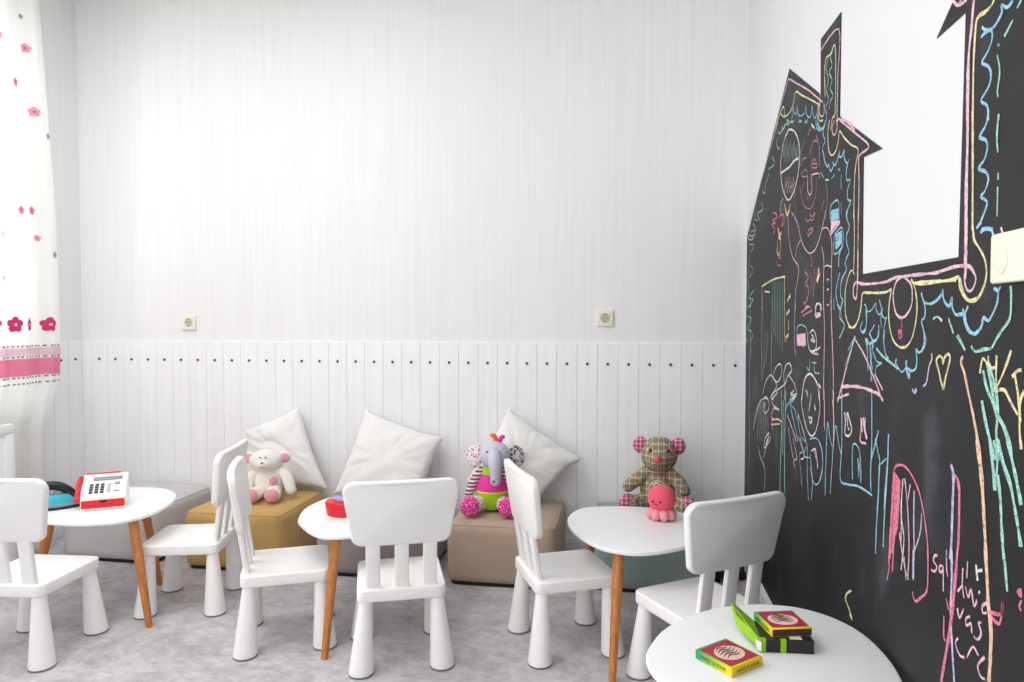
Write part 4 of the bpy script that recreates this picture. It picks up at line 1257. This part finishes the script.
for k in range(n+1):
    a = 2*PI*k/n; loops.append([Vector(((0.056+0.005*math.cos(f))*math.cos(a), -0.008+(0.050+0.005*math.cos(f))*math.sin(a), 0.196+0.004*math.sin(f))) for f in (0, 1.05, 2.1, 3.14, 4.2, 5.2)])
rings(b, loops, close=False); q = obj('neck_ribbon', b, M['plush_pink'], t)

# ---- octopus
x, y = 0.140, 2.745
t = thing('toy_octopus', 'coral pink plush octopus standing on the white table', 'soft toy', (x, y, TZ), math.radians(-12))
b = bmesh.new()
loops = []
for k in range(15):
    a = PI*(k+0.15)/14.3
    r = 0.0545*math.sin(a)**0.85; z = 0.080+0.053*math.cos(a)
    loops.append([Vector((r*math.cos(2*PI*j/28), r*math.sin(2*PI*j/28), z)) for j in range(28)])
rings(b, loops); obj('head', b, M['octo'], t)
for k in range(8):
    a = 2*PI*(k+0.5)/8
    b = bmesh.new(); limb(b, [(0.020*math.cos(a), 0.020*math.sin(a), 0.036), (0.038*math.cos(a), 0.038*math.sin(a), 0.026), (0.043*math.cos(a), 0.043*math.sin(a), 0.0185)], [0.017, 0.018, 0.0175], 14, 4)
    q = obj('tentacle', b, M['octopale'], t); q['label'] = 'pale pink stubby tentacle'
for sx in (-1, 1):
    b = bmesh.new(); ball(b, (-0.012+sx*0.015, -0.0525, 0.079), 0.0042); obj('eye', b, M['eye'], t)
b = bmesh.new(); limb(b, [(-0.018, -0.0535, 0.070), (-0.012, -0.0545, 0.067), (-0.006, -0.0545, 0.070)], [0.0013]*3, 6, 3); obj('mouth', b, M['thread'], t)

# ================================================================== THINGS ON THE TABLES
# ---- toy cash register (local: front -Y)
t = thing('toy_cash_register', 'white and red toy cash register on the left table', 'toy cash register', (-2.145, 2.545, TZ), math.radians(32))
W = 0.082; D0, D1 = -0.055, 0.075
b = bmesh.new()
side = [(D0, 0.0), (D1, 0.0), (D1, 0.125), (D1-0.022, 0.128), (D0, 0.052)]
rings(b, [[Vector((sx*W, p[0], p[1])) for p in side] for sx in (-1, 1)])
bmesh.ops.bevel(b, geom=b.edges[:], offset=0.004, segments=2, affect='EDGES', profile=0.5)
body = obj('body', b, M['creamwhite'], t)
sl = Vector((0, (D1-0.022)-D0, 0.128-0.052)); sn = Vector((0, -sl.z, sl.y)).normalized(); sl_len = sl.length; sl = sl.normalized()
def on_slope(u, s, h): return Vector((u, D0, 0.052)) + sl*(s*sl_len) + sn*h
def slope_box(b, u0, u1, s0, s1, h0, h1):
    q = [[on_slope(u0, s0, h), on_slope(u1, s0, h), on_slope(u1, s1, h), on_slope(u0, s1, h)] for h in (h0, h1)]
    rings(b, q)
b = bmesh.new(); slope_box(b, -W+0.003, W-0.003, 0.03, 0.97, -0.001, 0.0016); obj('keypad_panel', b, M['lacquer'], t)
b = bmesh.new(); slope_box(b, -0.045, 0.062, 0.70, 0.86, 0.001, 0.003); q = obj('display', b, M['screen'], t); q['label'] = 'grey display strip'
for r in range(4):
    for c in range(3):
        b = bmesh.new(); u = -0.054+c*0.020; slope_box(b, u, u+0.013, 0.18+r*0.105, 0.25+r*0.105, 0.001, 0.0045); obj('key', b, M['key'], t)
    b = bmesh.new(); slope_box(b, 0.010, 0.024, 0.18+r*0.105, 0.25+r*0.105, 0.001, 0.0045); q = obj('key', b, M['keylight'], t); q['label'] = 'pale grey key'
for s0 in (0.22, 0.50, 0.57):
    b = bmesh.new(); slope_box(b, 0.036, 0.056, s0, s0+0.03, 0.001, 0.003); obj('key_legend', b, M['key'], t)
b = bmesh.new(); box(b, -W+0.004, W-0.004, D0-0.004, D0+0.002, 0.011, 0.043, 0.002); dr = obj('drawer', b, M['red'], t); dr['label'] = 'red cash drawer front'
b = bmesh.new(); limb(b, [(-0.010, D0-0.004, 0.040), (0.0, D0-0.005, 0.037), (0.010, D0-0.004, 0.040)], [0.004, 0.005, 0.004], 8, 3); obj('drawer_pull', b, M['black'], dr)
b = bmesh.new(); limb(b, [(-W-0.014, D0+0.035, 0.042), (-W-0.016, D0+0.070, 0.085), (-W-0.012, D1-0.012, 0.112)], [0.012, 0.010, 0.012], 14, 5); q = obj('scanner', b, M['red'], t); q['label'] = 'red handheld scanner at the side'
b = bmesh.new(); box(b, -W-0.012, -W+0.001, D0+0.03, D1-0.01, 0.03, 0.045, 0.003); obj('scanner_cradle', b, M['red'], t)
b = bmesh.new(); box(b, -W+0.006, W-0.03, D1-0.012, D1+0.002, 0.124, 0.131, 0.002); obj('receipt_slot', b, M['red'], t)

# ---- toy iron (tip to the right)
t = thing('toy_iron', 'black and turquoise toy iron beside the cash register', 'toy iron', (-2.325, 2.50, TZ), math.radians(34)); t.scale = (1.08, 1.08, 1.12)
sole = [(-0.075, -0.040), (0.0, -0.042), (0.05, -0.026), (0.085, 0.0), (0.05, 0.026), (0.0, 0.042), (-0.075, 0.040), (-0.085, 0.0)]
ol = [(p.x, p.y) for p in smooth_loop([(a, c, 0) for a, c in sole], 6)]
b = bmesh.new(); slab(b, ol, 0.0, 0.010, 0.003); q = obj('sole_plate', b, M['black'], t)
b = bmesh.new(); loops = []
for z, s in ((0.010, 0.96), (0.022, 0.93), (0.040, 0.82), (0.052, 0.62)): loops.append([Vector((p[0]*s-0.004, p[1]*s, z)) for p in ol])
rings(b, loops); q = obj('body', b, M['cyan'], t); q['label'] = 'turquoise body'
b = bmesh.new(); slab(b, [(p[0]*0.97-0.002, p[1]*0.975) for p in ol], 0.0105, 0.019, 0.002); q = obj('trim_band', b, M['grey'], t)
b = bmesh.new(); limb(b, [(-0.072, 0, 0.020), (-0.078, 0, 0.055), (-0.045, 0, 0.082), (0.005, 0, 0.080), (0.045, 0, 0.052), (0.060, 0, 0.030)], [0.022, 0.021, 0.017, 0.016, 0.015, 0.016], 14, 5); q = obj('handle', b, M['black'], t); q['label'] = 'black arched handle'
b = bmesh.new(); limb(b, [(-0.066, -0.022, 0.030), (-0.066, 0.022, 0.030)], [0.024, 0.024], 14, 3); obj('rear_housing', b, M['black'], t)
b = bmesh.new(); ball(b, (0.0, 0, 0.054), (0.018, 0.012, 0.014)); obj('dial', b, M['grey'], t)

# ---- red toy on the middle table
t = thing('toy_purse', 'small red toy box with a lilac knob on the middle table', 'toy', (-1.125, 2.60, TZ), math.radians(-20))
ol = [(p.x, p.y) for p in smooth_loop([(-0.072, 0.02, 0), (-0.055, -0.035, 0), (0.0, -0.055, 0), (0.055, -0.035, 0), (0.072, 0.02, 0), (0.04, 0.05, 0), (-0.04, 0.05, 0)], 6)]
b = bmesh.new(); loops = [[Vector((p[0]*s, p[1]*s, z)) for p in ol] for z, s in ((0, 0.86), (0.004, 0.90), (0.030, 0.97), (0.048, 1.0), (0.054, 0.97), (0.055, 0.9))]
rings(b, loops); obj('body', b, M['red'], t)
b = bmesh.new(); limb(b, [(-0.03, -0.005, 0.060), (0, -0.012, 0.063), (0.03, -0.005, 0.060)], [0.010, 0.013, 0.010]); q = obj('knob', b, M['lilac'], t); q['label'] = 'lilac knob'
b = bmesh.new(); limb(b, [(-0.045, 0.012, 0.055), (-0.02, 0.02, 0.068), (0.02, 0.02, 0.068), (0.045, 0.012, 0.055)], [0.005]*4, 10); obj('clasp', b, M['grey'], t)

# ---- sweet boxes
def card_grad():
    t = NT('green_to_yellow_card'); v = t.coord(); sp = t.n('ShaderNodeSeparateXYZ'); t.l(v, sp.inputs[0])
    f = t.math('ADD', t.math('MULTIPLY', sp.outputs['Y'], -9.0), 0.45, clamp=True)
    t.base(t.ramp(f, [(0.1, srgb(20, 160, 90)), (0.5, srgb(150, 200, 40)), (0.8, srgb(240, 214, 20))])); t.rough(0.35); return t.m
M['cardgrad'] = card_grad()
M['cardred'] = plain('crimson_card', srgb(176, 36, 66), 0.35, 0.4, 0.08, 60)
M['cardyel'] = plain('yellow_card', srgb(236, 208, 20), 0.35)
M['cardpale'] = plain('pale_pink_print', srgb(240, 206, 190), 0.4)
M['cardink'] = plain('dark_print', srgb(70, 36, 40), 0.4)
M['cardblack'] = plain('black_card', srgb(40, 38, 38), 0.45)
M['limein'] = plain('dark_lime_card', srgb(120, 160, 26), 0.5)

def text_obj(name, body, size, mat, mtx, parent):
    cu = bpy.data.curves.new(name+'_curve', 'FONT'); cu.body = body; cu.size = size; cu.align_x = 'CENTER'; cu.align_y = 'CENTER'; cu.extrude = 0.0002
    tmp = bpy.data.objects.new(name+'_tmp', cu); COL.objects.link(tmp)
    dg = bpy.context.evaluated_depsgraph_get(); dg.update()
    me = bpy.data.meshes.new_from_object(tmp.evaluated_get(dg))
    bpy.data.objects.remove(tmp); bpy.data.curves.remove(cu)
    me.transform(mtx); me.materials.clear(); me.materials.append(mat)
    return link(bpy.data.objects.new(name, me), parent)

def sweet_box(label, loc, rot, w, d, h, tilt=(0, 0), opened=False):
    t = thing('sweet_box', label, 'sweet box', loc, rot, 'printed cardboard sweet boxes on the front table')
    t.rotation_euler = (tilt[0], tilt[1], rot)
    b = bmesh.new(); box(b, -w/2, w/2, -d/2, d/2, 0, h, 0.0018, 2); obj('carton', b, M['cardgrad'], t)
    b = bmesh.new(); slab(b, round_rect(w*0.90, d*0.86, 0.003), h-0.0002, h+0.0006, 0.0002, 1); q = obj('top_print', b, M['cardred'], t); q['label'] = 'crimson printed top'
    b = bmesh.new(); slab(b, [(w*0.36*math.cos(a), d*0.30*math.sin(a)-0.002) for a in [2*PI*k/36 for k in range(36)]], h+0.0003, h+0.0012, 0.0003, 1); q = obj('oval_emblem', b, M['cardpale'], t); q['label'] = 'pale oval emblem'
    b = bmesh.new()
    for k in range(5):
        yy = d*(0.19-0.085*k); ww = w*0.26*math.sqrt(max(0.1, 1-(yy/(d*0.3))**2))
        limb(b, [(-ww, yy-0.002, h+0.001), (-ww*0.3, yy+0.005, h+0.0014), (ww*0.4, yy-0.002, h+0.0014), (ww, yy+0.004, h+0.001)], [0.0007, 0.0016, 0.0012, 0.0006], 6, 4)
    obj('swirl_print', b, M['cardink'], t)
    b = bmesh.new(); box(b, -w/2-0.0006, -w/2+0.002, -d/2+0.002, d/2-0.002, 0.002, h-0.002); obj('end_flap', b, M['cardgrad'], t)
    b = bmesh.new(); box(b, -w/2+0.002, w/2-0.002, -d/2-0.0006, -d/2+0.001, 0.002, h-0.002); q = obj('side_panel', b, M['cardink'] if opened else M['cardyel'], t); q['label'] = 'side panel coloured dark as a shaded opening' if opened else 'yellow side with printed words'  # opened box: dark colour stands in for the shade inside
    if not opened: text_obj('lettering', 'HARD & SOUR', 0.011, M['cardink'], Matrix.Translation((0, -d/2-0.0008, h/2)) @ Matrix.Rotation(PI/2, 4, 'X'), t)
    text_obj('lettering', 'SWEET & SOUR', 0.010, M['cardink'], Matrix.Translation((-w/2-0.0009, 0, h/2)) @ Matrix.Rotation(-PI/2, 4, 'Z') @ Matrix.Rotation(PI/2, 4, 'X'), t)
    return t
sweet_box('green and yellow sweet box lying alone on the front table', (0.222, 1.530, FZ), math.radians(42), 0.098, 0.100, 0.020)
SB = (0.352, 1.640)
t = thing('black_gift_box', 'black and lime box with an open flap under the second sweet box', 'box', (SB[0], SB[1], FZ), math.radians(4))
b = bmesh.new(); box(b, -0.058, 0.058, -0.050, 0.045, 0.0, 0.030, 0.0012, 1); obj('carton', b, M['cardblack'], t)
for x0, x1 in ((-0.0585, -0.046), (-0.014, -0.002)):
    b = bmesh.new(); box(b, x0, x1, -0.0510, -0.044, 0.0, 0.0306); q = obj('stripe', b, M['lime'], t); q['label'] = 'lime stripe'
b = bmesh.new(); box(b, 0.008, 0.034, -0.046, -0.024, 0.0298, 0.0308); q = obj('paper_label', b, M['paper'], t)
def sheet(b, q, th):
    q = [Vector(p) for p in q]; n = (q[1]-q[0]).cross(q[3]-q[0]).normalized()*th
    rings(b, [q, [p+n for p in q]])
b = bmesh.new(); sheet(b, [(-0.057, -0.046, 0.029), (-0.050, 0.044, 0.030), (-0.092, 0.085, 0.058), (-0.088, 0.045, 0.040)], 0.0012); q = obj('lid_flap', b, M['limein'], t); q['label'] = 'olive inside of the open flap'
b = bmesh.new(); sheet(b, [(-0.059, -0.048, 0.006), (-0.059, -0.047, 0.029), (-0.093, 0.084, 0.056), (-0.086, 0.050, 0.012)], 0.0012); q = obj('side_flap', b, M['lime'], t); q['label'] = 'bright lime side flap'
b = bmesh.new(); sheet(b, [(-0.064, -0.048, 0.004), (-0.056, -0.056, 0.004), (-0.056, -0.052, 0.024), (-0.066, -0.040, 0.024)], 0.001); q = obj('torn_flap', b, M['paper'], t); q['label'] = 'torn white card edge'
sweet_box('open crimson-topped sweet box resting on the black and lime box', (0.358, 1.652, FZ+0.031), math.radians(14), 0.094, 0.094, 0.019, opened=True)

# ---- dark toy on the floor behind the last chair
t = thing('toy_car', 'dark toy with an olive green knob on the floor behind the last chair', 'toy', (0.46, 3.30, 0), math.radians(20))
b = bmesh.new(); box(b, -0.07, 0.07, -0.06, 0.06, 0.012, 0.085, 0.016, 3); obj('body', b, M['cardblack'], t)
b = bmesh.new(); ball(b, (-0.005, -0.02, 0.105), (0.034, 0.034, 0.034)); q = obj('knob', b, M['olive'], t); q['label'] = 'olive green round knob'
for sx in (-1, 1):
    for sy in (-1, 1):
        b = bmesh.new(); bmesh.ops.create_cone(b, segments=20, radius1=0.022, radius2=0.022, depth=0.018, cap_ends=True, matrix=Matrix.Translation((sx*0.064, sy*0.038, 0.022)) @ Matrix.Rotation(PI/2, 4, 'Y')); obj('wheel', b, M['black'], t)

# ---- white framed cabinet at the left edge
t = thing('toy_cabinet', 'white framed panel cabinet standing in front of the curtain at the left edge', 'cabinet', (-2.79, 2.46, 0))
b = bmesh.new(); box(b, -0.06, 0.033, -0.245, 0.245, 0.0, 0.722, 0.006); obj('body', b, M['trim'], t)
b = bmesh.new()
for q in ((-0.25, 0.25, 0.685, 0.73), (-0.25, 0.25, 0.02, 0.07)): box(b, 0.02, 0.05, q[0], q[1], q[2], q[3], 0.006)
for q in ((0.205, 0.25), (-0.25, -0.205)): box(b, 0.02, 0.0497, q[0], q[1], 0.07, 0.685, 0.004)
obj('frame', b, M['trim'], t)
b = bmesh.new(); box(b, 0.034, 0.040, -0.21, 0.21, 0.06, 0.69, 0.002); obj('door_panel', b, M['lacquer'], t)

# ================================================================== CURTAIN
CX = -2.95
def edge_y(z):
    tb = [(0.0, 3.125), (0.32, 3.119), (0.63, 3.116), (0.80, 3.150), (0.90, 3.192), (1.09, 3.20), (1.70, 3.185), (2.30, 3.145), (2.82, 3.107), (3.2, 3.08)]
    for (a, ya), (c, yc) in zip(tb, tb[1:]):
        if a <= z <= c: return ya + (yc-ya)*(z-a)/(c-a)
    return tb[-1][1]
CY0 = 2.18
def cur_x(y, z):
    u = (y-CY0)/(edge_y(z)-CY0)
    ph = u*2*PI
    s = 0.016*math.sin(ph*6.5+0.6) + 0.005*math.sin(ph*15+1.3+0.3*z) + 0.010*math.sin(ph*3+z*0.8)
    flat = 1.0 - 0.65*math.exp(-((u-0.80)/0.07)**2)
    return CX + s*flat*(0.8+0.2*min(1.0, z))
def curtain_piece(name, y_of, z0, z1, mat, parent, off, nu=180, nz=60, th=0.0012):
    b = bmesh.new(); rows = []
    for j in range(nz+1):
        z = z0+(z1-z0)*j/nz; row = []
        ya, yb_ = y_of(z)
        for i in range(nu+1):
            y = ya+(yb_-ya)*i/nu; row.append(Vector((cur_x(y, z)+off, y, z)))
        rows.append(row)
    V = [[[b.verts.new(p + Vector((s*th, 0, 0))) for p in r] for r in rows] for s in (0, 1)]
    for s in (0, 1):
        for j in range(nz):
            for i in range(nu):
                q = [V[s][j][i], V[s][j][i+1], V[s][j+1][i+1], V[s][j+1][i]]
                b.faces.new(q if s == 0 else list(reversed(q)))
    for j in range(nz):
        for i in (0, nu): b.faces.new((V[0][j][i], V[0][j+1][i], V[1][j+1][i], V[1][j][i]))
    for i in range(nu):
        for j in (0, nz): b.faces.new((V[0][j][i], V[0][j][i+1], V[1][j][i+1], V[1][j][i]))
    return obj(name, b, mat, parent, angle=75)
t = thing('curtain', 'sheer white curtain with pink flowers and a pink ribbon band, hanging at the left window', 'curtain', (0, 0, 0))
full = lambda z: (CY0, edge_y(z))
curtain_piece('drape', full, 0.03, 3.02, M['curtain'], t, 0.0, 200, 90)
band = lambda z: (CY0, edge_y(z)-0.002)
q = curtain_piece('ribbon_band', band, 0.922, 1.008, M['band'], t, 0.003, 200, 4); q['label'] = 'pink ribbon band'
q = curtain_piece('lace_border', band, 1.022, 1.062, M['lace'], t, 0.003, 200, 3); q['label'] = 'pale pink lace border'
b = bmesh.new()
for zz in (1.016, 1.070, 0.914, 0.884):
    y = CY0+0.01
    while y < edge_y(zz)-0.01:
        xx = cur_x(y+0.006, zz)+0.004; sl_ = (cur_x(y+0.012, zz)-cur_x(y, zz))
        rings(b, [[Vector((xx-sl_/2+dx, y, zz-0.0035)), Vector((xx+sl_/2+dx, y+0.012, zz-0.0035)), Vector((xx+sl_/2+dx, y+0.012, zz+0.0035)), Vector((xx-sl_/2+dx, y, zz+0.0035))] for dx in (0, 0.0012)])
        y += 0.024
q = obj('stitching', b, M['stitch'], t); q['label'] = 'grey running stitches'
def flower(y, z, r, mat, core, n=5, sq=1.0):
    b = bmesh.new()
    def P(dy, dz, o): return Vector((cur_x(y+dy, z)+o, y+dy, z+dz))
    for k in range(n):
        a = PI/2+2*PI*k/n
        cy, cz = 0.58*r*math.cos(a)*sq, 0.58*r*math.sin(a)
        lp = [(cy+0.42*r*math.cos(f)*sq, cz+0.42*r*math.sin(f)) for f in [2*PI*j/14 for j in range(14)]]
        rings(b, [[P(p[0], p[1], o) for p in lp] for o in (0.003, 0.0042)])
    o = obj('flower', b, mat, t)
    b = bmesh.new()
    lp = [(0.2*r*math.cos(f)*sq, 0.2*r*math.sin(f)) for f in [2*PI*j/12 for j in range(12)]]
    rings(b, [[P(p[0], p[1], o) for p in lp] for o in (0.0044, 0.0055)]); obj('flower_centre', b, core, o)
    return o
for y, r in ((2.932, 0.040), (3.128, 0.038), (3.012, 0.034), (2.80, 0.04), (2.68, 0.04)):
    flower(y, 1.177, r, M['petal'], M['lace'], 5, 1.0 if y != 3.012 else 0.45)['label'] = 'magenta five-petal flower'
for y, z, r, m in ((3.029, 2.551, 0.032, 'petalsoft'), (2.962, 2.361, 0.030, 'petalsoft'), (2.88, 2.56, 0.03, 'petalsoft'), (3.063, 2.246, 0.034, 'petalsoft'), (2.975, 1.742, 0.030, 'petalsoft'), (3.057, 1.752, 0.032, 'petalsoft'),
                   (3.083, 1.617, 0.024, 'petalsoft'), (2.867, 1.611, 0.030, 'petalsoft'), (3.135, 2.142, 0.022, 'petalgrey'), (3.165, 1.539, 0.024, 'petalgrey'), (3.01, 2.70, 0.018, 'petalgrey'), (2.86, 1.40, 0.02, 'petalgrey')):
    flower(y, z, r*0.72, M[m], M['petal'] if m == 'petalsoft' else M['stitch'], 5, 0.8)
b = bmesh.new(); limb(b, [(CX, 1.0, 3.045), (CX, 3.20, 3.045)], [0.014, 0.014], 14, 2); tag(obj('curtain_rod', b, M['trim']), 'white curtain rod above the window, out of frame', 'curtain rod')

# ================================================================== BLACKBOARD
BX = RIGHT_X-0.0025
bm = bmesh.new()
edge = [(3.519, 0.0725), (3.519, 1.602), (2.658, 2.109), (2.238, 1.878), (2.245, 2.052), (2.046, 2.046), (2.046, 1.762), (1.717, 1.594), (1.843, 1.602),
        (1.841, 1.314), (1.334, 1.311), (1.325, 1.734), (1.439, 1.734), (0.82, 2.112), (0.20, 1.734), (0.31, 1.734), (0.31, 1.311), (0.30, 0.0725)]
edge[3] = (2.238, 1.883); edge[8] = (1.845, 1.604)
fr_ = [bm.verts.new((BX, a, c)) for a, c in edge]; bk = [bm.verts.new((RIGHT_X-0.0002, a, c)) for a, c in edge]
from mathutils.geometry import tessellate_polygon
for tri in tessellate_polygon([[Vector((a, c, 0)) for a, c in edge]]):
    bm.faces.new([fr_[i] for i in tri]); bm.faces.new([bk[i] for i in reversed(tri)])
for i in range(len(edge)):
    j = (i+1) % len(edge); bm.faces.new((fr_[i], fr_[j], bk[j], bk[i]))
bb = obj('blackboard', bm, M['board'], smooth=False)
tag(bb, 'house-shaped blackboard covering the right wall with chalk drawings', 'blackboard')

def ribbon(bm, pts, w, mi, lift):
    """a chalk stroke: a thin ribbon lying on the board"""
    P = [Vector((p[0], p[1])) for p in pts]
    if len(P) > 2:
        Q = []
        for i in range(len(P)-1):
            p0, p1, p2, p3 = P[max(i-1, 0)], P[i], P[i+1], P[min(i+2, len(P)-1)]
            for k in range(4):
                t = k/4; Q.append(0.5*((2*p1)+(p2-p0)*t+(2*p0-5*p1+4*p2-p3)*t*t+(3*p1-p0-3*p2+p3)*t**3))
        Q.append(P[-1]); P = Q
    L = []
    for i, p in enumerate(P):
        d = P[min(i+1, len(P)-1)]-P[max(i-1, 0)]
        if d.length < 1e-6: d = Vector((0, 1))
        d.normalize(); n = Vector((-d.y, d.x))
        ww = w*(1.12+0.30*max(0.0, min(1.0, p.x-1.6)))*(0.8+0.4*noise.noise(Vector((p.x*40, p.y*40, 0))))
        a = p+n*ww/2; c = p-n*ww/2
        L.append((bm.verts.new((BX-lift, min(a.x, 3.521), a.y)), bm.verts.new((BX-lift, min(c.x, 3.521), c.y))))
    for (a, c), (e, f) in zip(L, L[1:]):
        fc = bm.faces.new((a, e, f, c)); fc.material_index = mi
lift = 0.0006
LIFT = 0
for fig, strokes in CHALK.items():
    cols = sorted(set(s[0] for s in strokes))
    bm = bmesh.new()
    for c, w, L in strokes:
        pts = [(L[i]/1000, L[i+1]/1000) for i in range(0, len(L), 2)]
        LIFT = (LIFT+1) % 12
        ribbon(bm, pts, w/1000, cols.index(c), 0.0005+LIFT*0.00008)
    me = bpy.data.meshes.new('chalk_'+fig.split('#')[0]); bm.to_mesh(me); bm.free()
    for c in cols: me.materials.append(CH[c])
    link(bpy.data.objects.new('chalk_'+fig.split('#')[0], me), bb)

# ---- flat fill panels added overhead to brighten the room (out of frame)
for (lx, ly, le), lab in zip(FILLS, ('large flat square fill light added above the tables, out of frame', 'large flat square fill light added behind the viewer, out of frame')):
    t = thing('fill_panel', lab, 'added fill light', (lx, ly, CEIL-0.06))
    b = bmesh.new()
    for x0, x1, y0, y1 in ((-0.9, 0.9, 0.86, 0.9), (-0.9, 0.9, -0.9, -0.86), (0.86, 0.9, -0.86, 0.86), (-0.9, -0.86, -0.86, 0.86)): box(b, x0, x1, y0, y1, 0, 0.06, 0.004)
    obj('fill_panel_frame', b, M['trim'], t)
    b = bmesh.new(); box(b, -0.87, 0.87, -0.87, 0.87, 0.03, 0.055); obj('fill_panel_back', b, M['trim'], t)

# ================================================================== LIGHT AND CAMERA
w = bpy.data.worlds.new('daylight'); scene.world = w; w.use_nodes = True
bg = w.node_tree.nodes['Background']; bg.inputs[0].default_value = (0.97, 0.985, 1.0, 1); bg.inputs[1].default_value = WORLD
def area(name, loc, rot, sx, sy, e, col=(1, 1, 1)):
    l = bpy.data.lights.new(name, 'AREA'); l.shape = 'RECTANGLE'; l.size = sx; l.size_y = sy; l.energy = e; l.color = col
    o = bpy.data.objects.new(name, l); COL.objects.link(o); o.location = loc; o.rotation_euler = rot; return o
for (y0, y1), e in zip(WINDOWS, WIN_E):
    area('window_daylight', (LEFT_X-0.36, (y0+y1)/2, (WZ0+WZ1)/2), (0, -PI/2, 0), WZ1-WZ0, y1-y0, e, (0.98, 0.99, 1.0))
for lx, ly, le in FILLS: area('overhead_fill_light', (lx, ly, CEIL-0.07), (0, 0, 0), 1.7, 1.7, le, (1.0, 0.992, 0.98))  # added fill from above, lifts tabletops, seats and floor
cam = bpy.data.cameras.new('camera'); cam.sensor_width = 36.0; cam.lens = 690/1024*36; cam.clip_start = 0.05
co = bpy.data.objects.new('camera', cam); COL.objects.link(co); co.location = (0, 0, EYE)
co.rotation_euler = (PI/2 - math.atan(21/690), 0, math.radians(9.4132))
scene.camera = co
vs = scene.view_settings
vs.view_transform = 'Standard'; vs.look = 'None'; vs.gamma = 1.0; vs.use_curve_mapping = False; vs.exposure = EXPO
scene.cycles.use_denoising = True
scene.cycles.max_bounces = 8; scene.cycles.diffuse_bounces = 5; scene.cycles.transparent_max_bounces = 16
